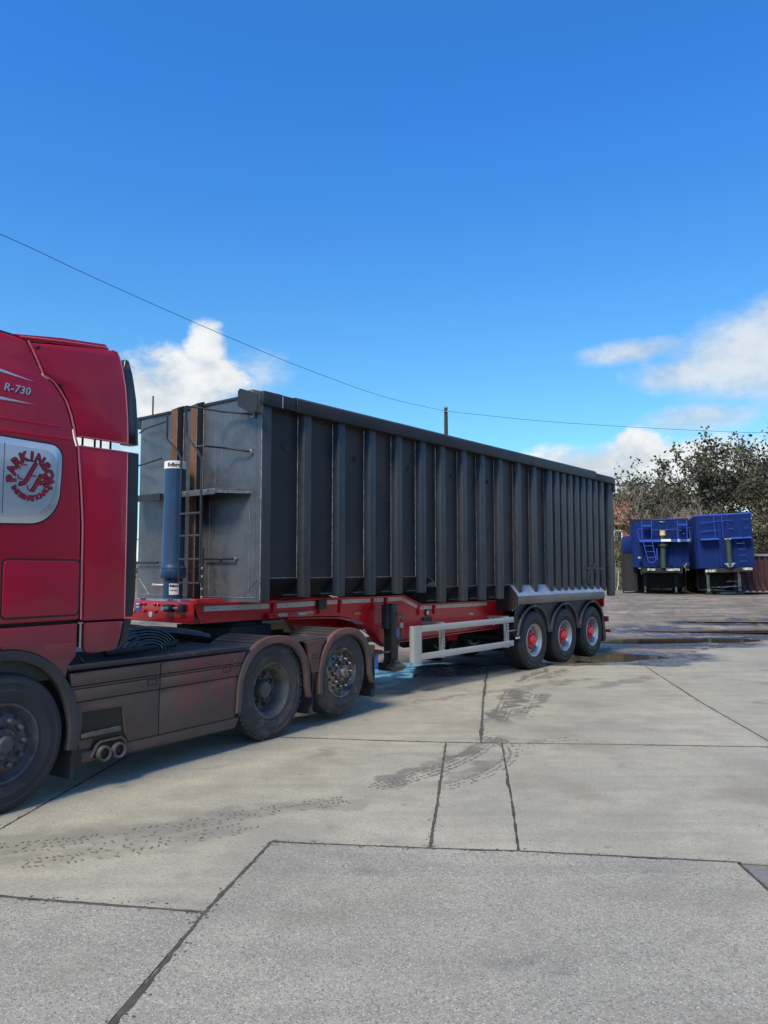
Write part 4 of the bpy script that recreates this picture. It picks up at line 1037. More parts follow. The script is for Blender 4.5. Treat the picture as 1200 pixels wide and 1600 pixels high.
lettering('ram_lettering', 'hydraulics', .022, 'black_print', ram, cylwrap(1.585, .120, .1), offset=.0)
va, vb = camdir - .9, camdir
MB().tube([(RU, RV + .08, 1.64), (RU - .10, RV + .20, 1.64), (RU - .13, RV + .235, 1.64)], [.022, .022, .035], 12).build('hydraulic_coupling', 'galvanised', ram)
MB().box(UF - .56, UF - .12, 1.0, 1.46, 1.44, 1.475).build('ram_foot', 'galvanised', TR, bevel=.006)
for zz in (1.50, 1.60, 1.75, 1.85): MB().lathe([(.018, -.02), (.018, .02)], (UF - .2, .82, zz), 'y', 8).build('pipe_clip', 'galvanised', TR)
MB().tube([(UF - .2, .82, 1.46), (UF - .2, .82, 2.1)], .012).build('hydraulic_pipe', 'steel_dark', TR)

# chassis
BV = .42
beam = [(-7.45, 1.455), (-6.07, 1.435), (-5.6, 1.45), (-3.96, 1.440), (-3.52, 1.444), (-3.06, 1.291), (-.6, 1.271), (4.0, 1.25), (4.0, .98), (-.66, .80), (-2.44, .785), (-3.22, .765), (-3.70, .765), (-3.93, .72), (-4.10, .80), (-4.28, .98), (-4.46, 1.08), (-4.72, 1.155), (-5.0, 1.195), (-5.5, 1.215), (-6.0, 1.235), (-7.35, 1.215)]
for v in (BV, 2.06):
    MB().prism(beam, v, v + .015, 'y').build('chassis_beam', 'chassis_red', TR, smooth=0)
top = [(-7.45, 1.455), (-6.07, 1.435), (-5.6, 1.45), (-3.96, 1.440), (-3.52, 1.444), (-3.06, 1.291), (-.6, 1.271)]
def flange(P, v0, v1, th=.016, up=0):
    b = MB()
    for (a, c) in zip(P, P[1:]):
        b.hexa([(a[0], v0, a[1] + up - th), (c[0], v0, c[1] + up - th), (c[0], v1, c[1] + up - th), (a[0], v1, a[1] + up - th), (a[0], v0, a[1] + up), (c[0], v0, c[1] + up), (c[0], v1, c[1] + up), (a[0], v1, a[1] + up)])
    return b.build('beam_flange', 'chassis_red', TR, smooth=0)
flange([(x, z + .004) for x, z in top], BV - .05, BV + .10)
flange([(-6.0, 1.215), (-5.5, 1.20), (-5.0, 1.18), (-4.72, 1.14), (-4.46, 1.065), (-4.28, .965), (-4.10, .785), (-3.93, .705)], BV - .05, BV + .10)
flange([(-3.70, .755), (-3.22, .755), (-2.44, .775), (-.66, .79)], BV - .05, BV + .10)
MB().prism([(-4.16, .82), (-3.93, .70), (-4.75, 1.15)], BV + .02, BV + .05, 'y').build('stiffener', 'chassis_red', TR)
# front cross beam and king pin plate
MB().box(-7.465, -7.45, BV - .02, 2.1, 1.225, 1.462).build('front_beam', 'chassis_red', TR, bevel=.004)
MB().box(-7.45, -5.6, BV + .015, 2.06, 1.215, 1.235).box(-7.45, -6.9, BV + .015, 2.06, 1.43, 1.445).build('kingpin_plate', 'chassis_red', TR)
MB().prism([(-7.3, 1.22), (-7.15, 1.185), (-6.0, 1.185), (-5.65, 1.215)], .55, 1.95, 'y').build('kingpin_plate', 'far_dark', TR)
MB().box(-6.35, -5.55, BV - .075, BV - .0, 1.22, 1.295).build('light_mount', 'chassis_red', TR, bevel=.008)
for x in (-6.2, -5.85): MB().prism(rrect(x, x + .16, 1.245, 1.285, .018, 4), BV - .085, BV - .07, 'y').build('side_lamp', 'lens_clear', TR)
MB().box(-7.43, -7.05, BV - .03, BV + .1, 1.462, 1.50).build('red_block', 'chassis_red', TR, bevel=.004)
# fittings on the front beam
for (v, zz) in ((1.40, 1.42), (1.33, 1.42), (1.12, 1.42), (1.05, 1.42), (1.33, 1.34), (1.10, 1.34)):
    MB().lathe([(.018, 0), (.018, -.02), (.008, -.03), (.0001, -.03)], (-7.465, v, zz), 'x', 10).build('beam_bolt', 'hub_red', TR)
MB().box(-7.472, -7.465, 1.42, 1.53, 1.335, 1.44).build('blue_plate', 'blue_print', TR)
MB().box(-7.4745, -7.4725, 1.44, 1.51, 1.41, 1.43).box(-7.4745, -7.4725, 1.44, 1.51, 1.375, 1.39).build('plate_print', 'white_label', TR)
MB().lathe([(.035, 0), (.035, -.006), (.0001, -.006)], (-7.466, 1.21, 1.30), 'x', 16).build('white_reflector', 'white_label', TR)
MB().lathe([(.03, 0), (.03, -.01), (.0001, -.012)], (-7.466, 1.575, 1.34), 'x', 16).build('amber_marker', 'yellow_cap', TR)
MB().box(-7.53, -7.465, .74, .90, 1.345, 1.43).build('socket', 'black_plastic', TR, bevel=.006)
MB().box(-7.52, -7.465, .52, .62, 1.35, 1.44).build('socket', 'black_plastic', TR, bevel=.006)
MB().tube([(-7.53, .80, 1.38), (-7.60, .80, 1.38)], .025, 10).build('coupling', 'galvanised', TR); MB().tube([(-7.5, .72, 1.39), (-7.5, .6, 1.39)], .012, 8).build('coupling', 'galvanised', TR)
for v in (.95, .7, 1.5): MB().box(-7.42, -7.34, v, v + .06, 1.445, 1.49).build('cleat', 'galvanised', TR)
# conspicuity tape
def tape(x0, z0, x1, z1, hgt, name='reflective_tape'):
    o = MB().hexa([(x0, BV - .003, z0 - hgt), (x1, BV - .003, z1 - hgt), (x1, BV, z1 - hgt), (x0, BV, z0 - hgt), (x0, BV - .003, z0), (x1, BV - .003, z1), (x1, BV, z1), (x0, BV, z0)]).build(name, 'tape_silver', TR, smooth=0)
    L = x1 - x0; n = max(2, int(L / .3))
    for k in range(n):
        x = x0 + L * (k + .5) / n; zz = z0 + (z1 - z0) * (k + .5) / n - hgt / 2
        MB().cyl((x, 0, zz), .008, BV - .006, BV - .003, 'y', 6).build('rivet', 'black_print', o, smooth=0)
tape(-7.30, 1.415, -6.28, 1.410, .062); tape(-6.15, 1.408, -5.45, 1.415, .062); tape(-5.30, 1.415, -5.0, 1.418, .055); tape(-4.9, 1.418, -4.28, 1.418, .055); tape(-4.20, 1.418, -3.98, 1.418, .055); tape(-3.86, 1.42, -3.52, 1.42, .055)
tape(-3.50, 1.415, -3.10, 1.28, .062); tape(-3.04, 1.262, -2.72, 1.262, .055); tape(-2.6, 1.262, -1.0, 1.255, .055)
for x in (-6.215, -5.37, -4.95, -4.24, -3.92, -3.09, -2.66): MB().box(x - .02, x + .02, BV - .03, BV, 1.12 if x > -3.2 else 1.24, 1.42 if x < -3.2 else 1.27).build('beam_rib', 'chassis_red', TR)
MB().box(-5.42, -5.27, BV - .05, BV + .0, 1.30, 1.46).build('clamp', 'black_plastic', TR)
MB().box(-4.66, -4.52, BV - .02, BV, 1.20, 1.23).build('amber_lamp', 'amber', TR)
MB().box(-1.62, -1.48, BV - .02, BV, 1.06, 1.09).build('amber_lamp', 'lens_clear', TR)
MB().lathe([(.055, -.01), (.055, -.016), (.0001, -.018)], (-2.86, BV, 1.15), 'y', 20).build('hub_disc', 'black_print', TR)
MB().lathe([(.035, -.017), (.035, -.022), (.0001, -.022)], (-2.86, BV, 1.15), 'y', 16).build('speed_disc', 'white_label', TR)
MB().box(-2.98, -2.74, BV - .02, BV, .93, 1.08).build('data_plate', 'black_print', TR)
for x in (-3.1, -1.6, 4.0): MB().box(x - .05, x + .05, .43, 2.06, .85, 1.2).build('cross_member', 'chassis_red', TR)
MB().box(-1.0, 3.9, .5, .62, .85, 1.22).box(-1.0, 3.9, 1.88, 2.0, .85, 1.22).build('suspension_beam', 'far_dark', TR)
# cream box beyond the neck
MB().box(-4.72, -3.78, 2.18, 2.45, .55, 1.0).build('storage_box', 'cream', TR, bevel=.008)
MB().prism([(2.15, .99), (2.15, 1.02), (2.30, 1.07), (2.47, 1.02), (2.47, .99)], -4.86, -3.70, 'x').build('box_lid', 'cream', TR, bevel=.004)
MB().box(-6.2, -5.8, 2.1, 2.4, .80, 1.05).build('storage_box', 'cream', TR, bevel=.01)

# landing leg
leg = MB().box(-4.16, -4.0, .12, .27, .47, 1.34).build('landing_leg', 'black_print', TR, bevel=.012)
MB().box(-4.22, -4.16, .16, .26, .98, 1.33).build('leg_bracket', 'black_plastic', leg, bevel=.004)
for k in range(5): MB().lathe([(.014, .16), (.014, .145), (.0001, .143)], (-4.19, 0, 1.02 + k * .07), 'y', 8).build('leg_bolt', 'steel_rib', leg)
MB().prism([(-4.22, .46), (-4.18, .49), (-3.99, .49), (-3.92, .46), (-3.86, .43), (-3.89, .395), (-3.97, .372), (-4.15, .372), (-4.22, .395), (-4.26, .43)], .07, .36, 'y').build('leg_foot', 'black_glossy', leg, bevel=.012)
MB().box(-4.15, -4.01, .09, .30, .48, .54).build('leg_ankle', 'black_glossy', leg, bevel=.02)
MB().box(-4.05, -4.005, .115, .119, .86, .98).build('leg_sticker', 'blue_print', leg)
MB().tube([(-3.93, .12, 1.20), (-3.93, .12, 1.08), (-3.95, .12, .80), (-4.02, .13, .66), (-4.08, .14, .60)], .011).tube([(-4.05, .12, 1.19), (-3.91, .12, 1.19)], .018).build('leg_crank', 'black_glossy', leg)
MB().lathe([(.028, 0), (.028, .02)], (-3.93, .10, 1.15), 'y', 10).box(-3.95, -3.91, .10, .13, .99, 1.06).build('crank_joint', 'galvanised', leg)
MB().box(-4.16, -4.0, 2.22, 2.37, .47, 1.34).box(-4.45, -3.92, 2.1, 2.45, .38, .47).build('landing_leg', 'black_glossy', TR, bevel=.012)
MB().tube([(-4.3, .2, .66), (-4.3, 2.3, .66)], .03).build('leg_shaft', 'chassis_red', TR)
MB().tube([(-4.2, .14, .66), (-4.5, .14, .66), (-4.8, .2, .66)], .02).build('leg_hose', 'black_glossy', TR)
MB().box(-4.505, -4.455, .13, .15, .44, .66).build('blue_strap', 'blue_strap', TR)

# side guard
gd = MB().box(-3.585, -.78, .0, .03, .492, .588).build('side_guard', 'aluminium', TR, bevel=.004)
MB().box(-3.585, -.775, .0, .03, .905, 1.0).build('guard_rail', 'aluminium', gd, bevel=.004)
gp = [(-3.585, .0), (-3.72, .0), (-3.775, .02), (-3.788, .04), (-3.788, .075), (-3.77, .075), (-3.77, .05), (-3.71, .03), (-3.585, .03)]
MB().prism(gp, .468, 1.003, 'z').build('guard_corner', 'aluminium', gd, smooth=60)
MB().box(-3.60, -3.578, -.002, .028, .59, .903).build('guard_seam', 'silver_dull', gd)
for x in (-3.0, -.98):
    p = MB().box(x, x + .075, .03, .09, .47, 1.02).build('guard_post', 'galvanised', gd)
    for k in range(9): MB().prism(rrect(x + .026, x + .05, .50 + k * .055, .53 + k * .055, .010, 3), .028, .032, 'y').build('post_slot', 'black_print', p, smooth=0)
    MB().box(x, x + .07, .09, BV + .1, .97, 1.02).box(x, x + .05, .09, 2.3, .88, .92).build('guard_arm', 'galvanised', gd)
MB().tube([(-1.25, .2, 1.0), (-1.05, .25, .86)], .012).build('light_tube', 'white_paint', TR)
MB().box(-.9, -.55, .04, .07, .745, .765).build('guard_stub', 'galvanised', gd)
MB().box(-.62, -.52, .02, .06, .60, .635).build('guard_stub', 'white_paint', gd)
MB().box(-2.6, -.6, 1.4, 1.75, .72, .82).build('tank_shelf', 'silver_dull', TR)
MB().lathe([(.0001, 0), (.16, .02), (.19, .1), (.19, 1.0), (.16, 1.08), (.0001, 1.1)], (-2.4, 1.3, .68), 'x', 20).build('air_tank', 'far_dark', TR)
MB().prism([(-1.7, .8), (-1.1, .8), (-1.25, .58), (-1.5, .58)], .9, 1.1, 'y').build('suspension_hanger', 'chassis_red', TR)
MB().box(-3.1, -2.8, 2.4, 2.45, .5, 1.0).box(-3.1, -.8, 2.45, 2.48, .49, .59).box(-3.1, -.8, 2.45, 2.48, .9, 1.0).build('guard_rail', 'aluminium', TR)

# sloping ledge, fascia
lx0, lx1 = -.72, 3.12
led = MB().hexa([(lx0, .095, 1.545), (lx1, .095, 1.545), (lx1 + .08, -.035, 1.352), (lx0 + .08, -.035, 1.352), (lx0, .095, 1.557), (lx1, .095, 1.557), (lx1 + .08, -.04, 1.364), (lx0 + .08, -.04, 1.364)]).build('side_ledge', 'steel_ledge', side, smooth=0)
MB().box(lx0 + .08, lx1 + .08, -.040, -.030, 1.215, 1.352).build('ledge_fascia', 'steel_fascia', side, bevel=.002)
MB().prism([(.095, 1.55), (-.036, 1.355), (-.036, 1.215), (.06, 1.10), (.40, 1.10), (.40, 1.50)], lx0 + .005, lx0 + .02, 'x').build('ledge_end', 'steel_panel', side)
weld([(lx0, .09, 1.555), (lx0 + .06, -.03, 1.37), (lx0 + .06, -.04, 1.22)], .007); weld([(lx0 + .06, -.036, 1.215), (lx0 + .0, .06, 1.10)], .007)
MB().box(2.35, 3.15, -.03, -.015, 1.86, 1.885).box(2.42, 2.45, -.02, .0, 1.55, 1.87).box(2.70, 2.74, -.03, .0, 1.85, 1.97).build('sheet_bar', 'steel_rib', side)
# rear door furniture
MB().box(UB, UB + .03, .1, VF - .1, 1.45, 3.9).build('tail_door', 'steel_panel', side)
rd = MB()
rd.tube([(UB + .08, .06, 3.2), (UB + .10, .05, 2.9), (UB + .08, .06, 2.7)], .025); rd.build('door_hinge', 'steel_dark', side)
MB().tube([(UB + .06, .04, 2.35), (UB + .07, .04, 2.1), (UB + .16, .04, 2.0), (UB + .12, .04, 1.9)], .012).build('door_chain', 'galvanised', side)
MB().tube([(UB + .02, .02, 1.86), (UB + .30, .02, 1.87)], .012).tube([(UB + .28, .02, 1.86), (UB + .22, .02, 1.5), (UB + .14, .02, 1.36)], .014).tube([(UB + .1, .03, 1.95), (UB + .09, .03, 1.4)], .012).build('door_latch', 'galvanised', side)
# mudguards for the three axles
for i in range(3):
    uc = i * 1.31
    O = arc(uc, .56, .645, .635, 172, 8, 30); I = arc(uc, .56, .60, .585, 172, 8, 30)
    if i == 2: O = O[:-1] + [(uc + .69, .32), ]; I = I[:-1] + [(uc + .64, .32)]
    f = MB().prism(O + I[::-1], -.015, .03, 'y').build('mudguard', 'black_plastic', TR, bevel=.006)
    b = MB()
    for p, q in zip(O, O[1:]): b.bm.faces.new([b.bm.verts.new(c) for c in ((p[0], .0, p[1] - .006), (q[0], .0, q[1] - .006), (q[0], .46, q[1] - .006), (p[0], .46, p[1] - .006))])
    bmesh.ops.remove_doubles(b.bm, verts=b.bm.verts, dist=.0005)
    b.build('mudguard_top', 'black_glossy', f, recalc=False)
    MB().lathe([(.014, -.015), (.014, -.024), (.0001, -.026)], (uc + .0, 0, 1.17), 'y', 8).build('mudguard_bolt', 'silver_rim', f)
    for s in (-1, 1): MB().lathe([(.014, -.015), (.014, -.024), (.0001, -.026)], (uc + s * .60, 0, .72), 'y', 8).build('mudguard_bolt', 'steel_rib', f)
MB().prism([(-.55, 1.20), (.0, 1.19), (.645, .66), (.67, .64), (1.31, 1.19), (1.955, .66), (1.98, .64), (2.62, 1.19), (3.15, 1.20), (3.15, 1.214), (-.62, 1.214)], .05, .06, 'y').build('mudguard_web', 'black_plastic', TR, smooth=0)
MB().prism([(-.62, 1.20), (-.2, 1.20), (-.3, 1.05), (-.62, .65), (-.66, .65)], .06, .07, 'y').build('mudguard_web', 'black_plastic', TR, smooth=0)
MB().box(3.28, 3.295, .02, .42, .28, .62).build('mud_flap', 'dark_rubber', TR)
MB().box(.60, .70, .3, .4, 1.10, 1.16).build('amber_lamp', 'amber', TR)
for i in range(3):
    make_wheel(TR, i * 1.31, .0, .535, .535, .385, 'trailer', 'trailer_tyre')
    make_wheel(TR, i * 1.31, 2.115, .535, .535, .385, 'trailer', 'trailer_tyre')
    MB().cyl((i * 1.31, 0, .535), .075, .35, 2.15).build('axle', 'far_dark', TR)
# rear bumper
MB().box(3.98, 4.06, .22, 2.3, .66, .78).build('rear_bumper', 'chassis_red', TR, bevel=.01)
MB().box(3.70, 3.98, .50, .65, .70, 1.18).box(3.75, 4.0, .35, .60, .90, 1.02).build('bumper_bracket', 'chassis_red', TR)
MB().box(4.0, 4.06, .18, .34, .42, .49).build('bumper_step', 'chassis_red', TR, bevel=.01)
MB().box(3.95, 4.0, .3, 2.2, 1.0, 1.2).build('rear_beam', 'chassis_red', TR)

# ------------------------------------------------------------------ parked blue tippers
def bt(name, parent, mat, *boxes):
    b = MB()
    for x in boxes: b.box(*x)
    return b.build(name, mat, parent, smooth=0)
def blue_tipper(x, y, rz, kind, label, L=8.0):
    gz = terrain(x, y + .5)
    r = empty('tipping_trailer', (x, y, gz), rz, label=label, cat='trailer', group='blue tipping trailers parked in a row')
    h0, h1, w = (1.15, 3.16, 1.235) if kind == 'a' else (1.12, 3.30, 1.24)
    b = bt('body', r, 'far_blue', (-w, w, 0, .02, h0, h1)); 
    MB().prism([(-w, h0), (w, h0), (w, h1), (w - .04, h1), (w - .04, h0 + .2), (-w + .04, h0 + .2), (-w + .04, h1), (-w, h1)], .02, L, 'y').build('body_side', 'far_blue', b, smooth=0)
    bt('top_edge', r, 'far_blue_light' if kind == 'b' else 'far_dark', (-w - .03, w + .03, -.02, .05, h1 - .02, h1 + .04), (-w - .03, -w + .03, 0, L, h1 - .02, h1 + .04), (w - .03, w + .03, 0, L, h1 - .02, h1 + .04))
    for s in (-1, 1):
        for k in range(10): bt('rib', b, 'far_blue', (s * w - (.06 if s < 0 else -.0), s * w + (.0 if s < 0 else .06), .3 + k * .8, .42 + k * .8, h0, h1 - .02))
    ln = lambda P, t=.018, m='far_blue_light', nm='rail': MB().tube([(a, c, d) for a, c, d in P], t, 6).build(nm, m, r)
    # chassis, legs, wheels
    bt('chassis_beam', r, 'far_dark', (-.95, -.75, .1, L, .85, 1.12), (.75, .95, .1, L, .85, 1.12), (-.9, .9, -.35, .1, .92, 1.1))
    if kind == 'a':
        bt('headboard', r, 'white_worn', (-.65, -.30, -.40, -.37, 1.0, 1.09), (.20, .78, -.40, -.37, .99, 1.09)); bt('front_beam', r, 'far_dark', (-.75, .82, -.37, -.3, .97, 1.11))
        for s in (-1, 1): bt('landing_leg', r, 'white_worn', (s * .72 - .05, s * .72 + .05, 1.2, 1.3, .06, .30)); bt('landing_leg', r, 'far_dark', (s * .72 - .08, s * .72 + .08, 1.18, 1.32, .30, .9), (s * .72 - .13, s * .72 + .13, 1.1, 1.4, -.03, .05))
    else:
        bt('front_beam', r, 'far_dark', (-1.0, 1.05, -.37, -.3, .93, 1.05)); bt('headboard', r, 'white_worn', (-1.0, -.50, -.40, -.37, .96, 1.06), (.65, 1.08, -.40, -.37, .99, 1.09))
        for s in (-1, 1): bt('landing_leg', r, 'white_worn', (s * .70 - .15, s * .70 - .02, .6, .72, .12, .95)); bt('leg_foot', r, 'far_dark', (s * .70 - .22, s * .70 + .05, .5, .85, -.03, .14))
        ln([(-.55, .6, .3), (-.2, .6, .85)], .02, 'far_dark', 'leg_brace'); ln([(.5, .6, .3), (.15, .6, .85)], .02, 'far_dark', 'leg_brace'); ln([(-.7, .6, .32), (.55, .6, .34)], .025, 'white_worn', 'leg_brace')
    bt('dark_filler', r, 'far_dark', (-1.12, 1.12, 2.0, 3.4, .22, 1.1)); bt('side_guard', r, 'far_dark', (-1.2, -1.14, 1.6, 4.0, .3, 1.1), (1.14, 1.2, 1.6, 4.0, .3, 1.1))  # dark boxes added to blacken the space under the chassis
    for k in range(3):
        for s in (-1, 1):
            wl_ = MB().lathe([(.27, -.10), (.30, -.14), (.48, -.14), (.52, -.10), (.52, .12), (.48, .16), (.28, .16)], (s * 1.08, 4.6 + k * 1.3, .52), 'x', 24, closed=True).build('wheel', 'trailer_tyre', r)
            MB().lathe([(.28, -.11), (.22, -.02), (.1, -.05), (.0001, -.06)], (s * 1.08, 4.6 + k * 1.3, .52), 'x', 16).build('rim', 'silver_dull', wl_)
    if kind == 'a':
        zp = 2.25
        bt('walkway', r, 'far_blue_light', (-.98, 1.30, -.55, -.50, zp - .05, zp + .05)); bt('walkway_floor', r, 'far_blue', (-.98, 1.30, -.50, 0, zp - .02, zp))
        bt('number_board', r, 'white_paint', (-.02, .42, -.58, -.56, zp - .04, zp + .06))
        for x_ in (.78, 1.19): bt('bracket_plate', r, 'white_worn', (x_ - .06, x_ + .06, -.57, -.55, zp - .06, zp + .06))
        for x_ in (-.85, -.42, .75, 1.15): ln([(x_, -.5, zp), (x_ - .01, -.5, 3.10)], .019)
        ln([(-.42, -.5, 3.12), (.75, -.5, 3.16)], .019); ln([(-.38, -.5, 2.70), (.72, -.5, 2.72)], .014)
        bt('step', r, 'far_blue_light', (-.84, -.44, -.45, -.15, 2.86, 2.92), (.77, 1.2, -.45, -.15, 2.88, 2.94)); ln([(-1.06, -.4, 2.75), (-.85, -.5, 2.77)], .014); ln([(1.15, -.5, 2.77), (1.33, -.4, 2.78)], .014)
        ln([(-1.05, -.45, 2.7), (-.98, -.5, zp)], .014); ln([(1.25, -.45, 2.7), (1.32, -.5, zp)], .014)
        lad_ = ln([(-.83, -.55, zp), (-.62, -.6, 1.42), (-.56, -.6, 1.34), (-.35, -.6, 1.34), (-.27, -.6, 1.45), (-.42, -.55, zp)], .018, nm='ladder')
        for k in range(3): t = (k + .9) / 3.4; MB().tube([(-.83 + .21 * t, -.57, zp - .83 * t), (-.42 + .15 * t, -.57, zp - .80 * t)], .014, 6).build('rung', 'far_blue_light', lad_)
        bt('prop', r, 'far_blue_light', (-.23, -.19, -.58, -.54, 1.45, 1.92))
        c = MB().lathe([(.13, 1.12), (.13, 1.95), (.17, 1.98), (.20, 2.02), (.20, 2.08), (.12, 2.15), (.12, 2.46)], (.07, -.35, 0), 'z', 20).build('tipping_ram', 'far_green', r)
        MB().lathe([(.12, 2.46), (.135, 2.48), (.135, 2.56), (.125, 2.57), (.135, 2.585), (.135, 2.65), (.10, 2.68), (.0001, 2.685)], (.07, -.35, 0), 'z', 20).build('ram_cap', 'yellow_cap', c)
        for s in (-1, 1): MB().tube([(.07 + s * .14, -.35, 2.02), (.07 + s * .22, -.35, 2.10), (.07 + s * .17, -.35, 2.2)], .025, 6).build('ram_bracket', 'far_green', c)
        bt('work_lamp', r, 'white_worn', (-1.06, -.90, -.30, -.2, 1.52, 1.58), (-1.04, -.95, -.30, -.2, 1.08, 1.12), (1.0, 1.12, -.3, -.2, 1.10, 1.14)); bt('lamp_bar', r, 'white_worn', (-.06, .22, -.06, 0, 3.06, 3.09), (.02, .14, -.08, -.06, 3.03, 3.06))
        for (x_, z_) in ((.88, 2.70), (1.04, 2.56)): bt('sticker', r, 'white_worn', (x_ - .045, x_ + .045, -.004, 0, z_ - .02, z_ + .02))
        for (x0, z0, x1, z1) in ((-.98, 1.2, -.70, 2.1), (-.6, 2.4, -.45, 3.0), (.9, 1.2, 1.15, 2.1)): ln([(x0, -.03, z0), (x1, -.03, z1)], .025, 'far_blue', 'front_brace')
        for x_ in (-.2, .1, .4): bt('front_rib', r, 'far_blue', (x_, x_ + .08, -.06, 0, 1.2, 3.1))
        for x_ in (.85, 1.0, 1.1): MB().tube([(x_, -.3, 1.15), (x_ + .05, -.35, 1.22), (x_ + .12, -.3, 1.3)], .03, 6).build('hose', 'white_worn' if x_ == 1.0 else 'far_dark', r)
    else:
        for (a, c_) in ((-1.1, -.28), (.22, 1.15)):
            bt('platform', r, 'far_blue_light' if a < 0 else 'far_blue', (a, c_, -.34, 0, 2.30, 2.335))
            bt('platform_edge', r, 'far_blue_light', (a, c_, -.36, -.34, 2.27, 2.34))
        for x_ in (-.37, -.02): ln([(x_ - .03, -.10, 2.35), (x_ - .05, -.10, 3.30)], .017)
        ln([(-1.05, -.1, 2.99), (-.4, -.1, 3.03)], .012); ln([(-.4, -.1, 3.03), (.42, -.1, 3.05)], .012); ln([(-1.05, -.1, 2.64), (-.3, -.1, 2.67)], .012)
        ln([(.20, -.1, 2.70), (.42, -.1, 2.70)], .012); ln([(.85, -.1, 3.06), (1.1, -.1, 3.06)], .010); ln([(.85, -.1, 2.70), (1.1, -.1, 2.70)], .010)
        lad_ = ln([(.45, -.36, 1.35), (.45, -.36, 2.3)], .012, 'far_blue', 'ladder'); MB().tube([(.80, -.36, 1.35), (.80, -.36, 3.0)], .012, 6).build('ladder_rail', 'far_blue', lad_)
        for k in range(4): MB().tube([(.47 + .02 * k, -.37, 2.08 - .24 * k), (.82 + .02 * k, -.37, 2.08 - .24 * k)], .013, 6).build('rung', 'far_blue_light', lad_)
        bt('front_rib', r, 'far_blue', (-.30, -.12, -.07, 0, 1.15, 3.28), (.10, .24, -.07, 0, 1.15, 3.28))
        c = MB().lathe([(.12, 1.15), (.12, 2.24)], (.10, -.40, 0), 'z', 20).build('tipping_ram', 'far_green', r)
        MB().lathe([(.12, 2.24), (.15, 2.25), (.15, 2.30), (.06, 2.31), (.06, 2.28), (.0001, 2.28)], (.10, -.40, 0), 'z', 20).build('ram_cap', 'white_worn', c)
        MB().prism([(-.16, 1.30), (.36, 1.30), (.25, 1.22), (.18, 1.13), (.02, 1.13), (-.05, 1.22)], -.5, -.3, 'y').build('ram_cradle', 'silver_dull', c)
        for x_ in (-.3, .0, .5, .8): bt('fitting', r, 'far_green', (x_, x_ + .12, -.36, -.2, 1.06, 1.11))
        bt('hanging_parts', r, 'silver_dull', (-.25, .05, .7, .9, .28, .34))
    return r
for (x_, y_, k_, lb_, roll) in ((12.36, 34.3, 'a', 'parked blue tipping trailer with a yellow capped ram and slanted ladder', 0),
                    (14.86, 33.3, 'b', 'parked blue tipping trailer with taller plain front, rightmost beside the maroon skip', -2.2)):
    t_ = blue_tipper(x_, y_, R(-17), k_, lb_); t_.scale = (.90 if k_ == 'b' else .93, 1, 1.055); t_.rotation_euler.y = R(roll)

bn = empty('waste_bin', (11.22, 36.0, terrain(11.22, 36)), R(-12), label='narrow blue bin half hidden between the steel trailer and the yellow capped blue trailer', cat='bin')
MB().prism([(-.02, .1), (.6, .1), (.6, 1.9), (-.02, 1.9)], 0, 1.0, 'y').build('body', 'far_dark', bn)
MB().prism([(-.05, 1.9), (.6, 1.9), (.6, 2.7), (.02, 2.66), (-.05, 2.2)], -.05, .9, 'y').build('hood', 'far_blue', bn, bevel=.03)
bt('frame', bn, 'far_dark', (-.08, -.02, -.05, .0, 0, 2.2), (.0, .6, -.02, 0, 1.86, 1.9))
# maroon ribbed skip at the right
sk = empty('ribbed_skip', (17.9, 34.4, terrain(17.9, 34.4)), R(-6), label='maroon ribbed steel skip beside the rightmost blue trailer', cat='skip')
MB().prism([(-2.2, .15), (4.5, .15), (4.6, 1.72), (-1.95, 1.72), (-2.2, .8)], 0, 2.3, 'y').build('skip_body', 'maroon', sk)
MB().box(-2.0, 4.7, -.12, .06, 1.70, 1.80).build('skip_rim', 'silver_dull', sk)
for k in range(24):
    x = -1.93 + k * .27; b = MB()
    P = [(x, -.06, 1.70), (x, -.06, .7), (x + .04, -.03, .45), (x + .12, .02, .22), (x + .2, .06, .12)]
    b.tube(P, .045, 6); b.build('skip_rib', 'maroon', sk)
MB().box(-3.5, -2.2, .9, 1.0, .2, 1.0).build('skip_door', 'maroon', sk)
MB().box(-2.6, -2.15, -.3, -.2, .55, .60).box(-2.9, -1.9, -.3, .2, .02, .10).build('skip_step', 'silver_dull', sk)

# ------------------------------------------------------------------ pole and wire
pz = terrain(3.14, 38)
pole = MB().tube([(3.14, 38, pz - .3), (3.12, 38, 5), (3.10, 38, 9.95)], [.15, .12, .09], 12).build('utility_pole', 'wood_pole'); tag(pole, 'dark wooden utility pole rising behind the steel trailer', 'pole')
MB().cyl((3.10, 38, 0), .095, 9.93, 9.99, 'z', 12).build('pole_cap', 'silver_dull', pole); MB().tube([(3.0, 37.88, 9.74), (3.22, 37.88, 9.74)], .02).build('pole_fitting', 'galvanised', pole)
def wire(pts, r, label):
    P = smooth_path(pts, 40); o = MB().tube(P, r, 5).build('overhead_wire', 'wire_black'); tag(o, label, 'wire', 'telephone wires on the pole')
wire([(-11.2, 12.6, 9.56), (-8.75, 16.98, 9.47), (-7.68, 18.88, 9.36), (-6.34, 21.24, 9.25), (-4.79, 23.98, 9.16), (-2.8, 27.5, 9.12), (0, 32.45, 9.24), (3.1, 37.92, 9.75)], .008, 'thin dark overhead wire running from the pole to the upper left')
wire([(3.12, 37.95, 9.76), (8.16, 38.7, 9.4), (13.28, 39.41, 9.21), (16.8, 39.89, 9.13), (20.41, 40.39, 9.12), (30, 41.7, 9.5)], .010, 'thin dark overhead wire running from the pole to the right above the trees')

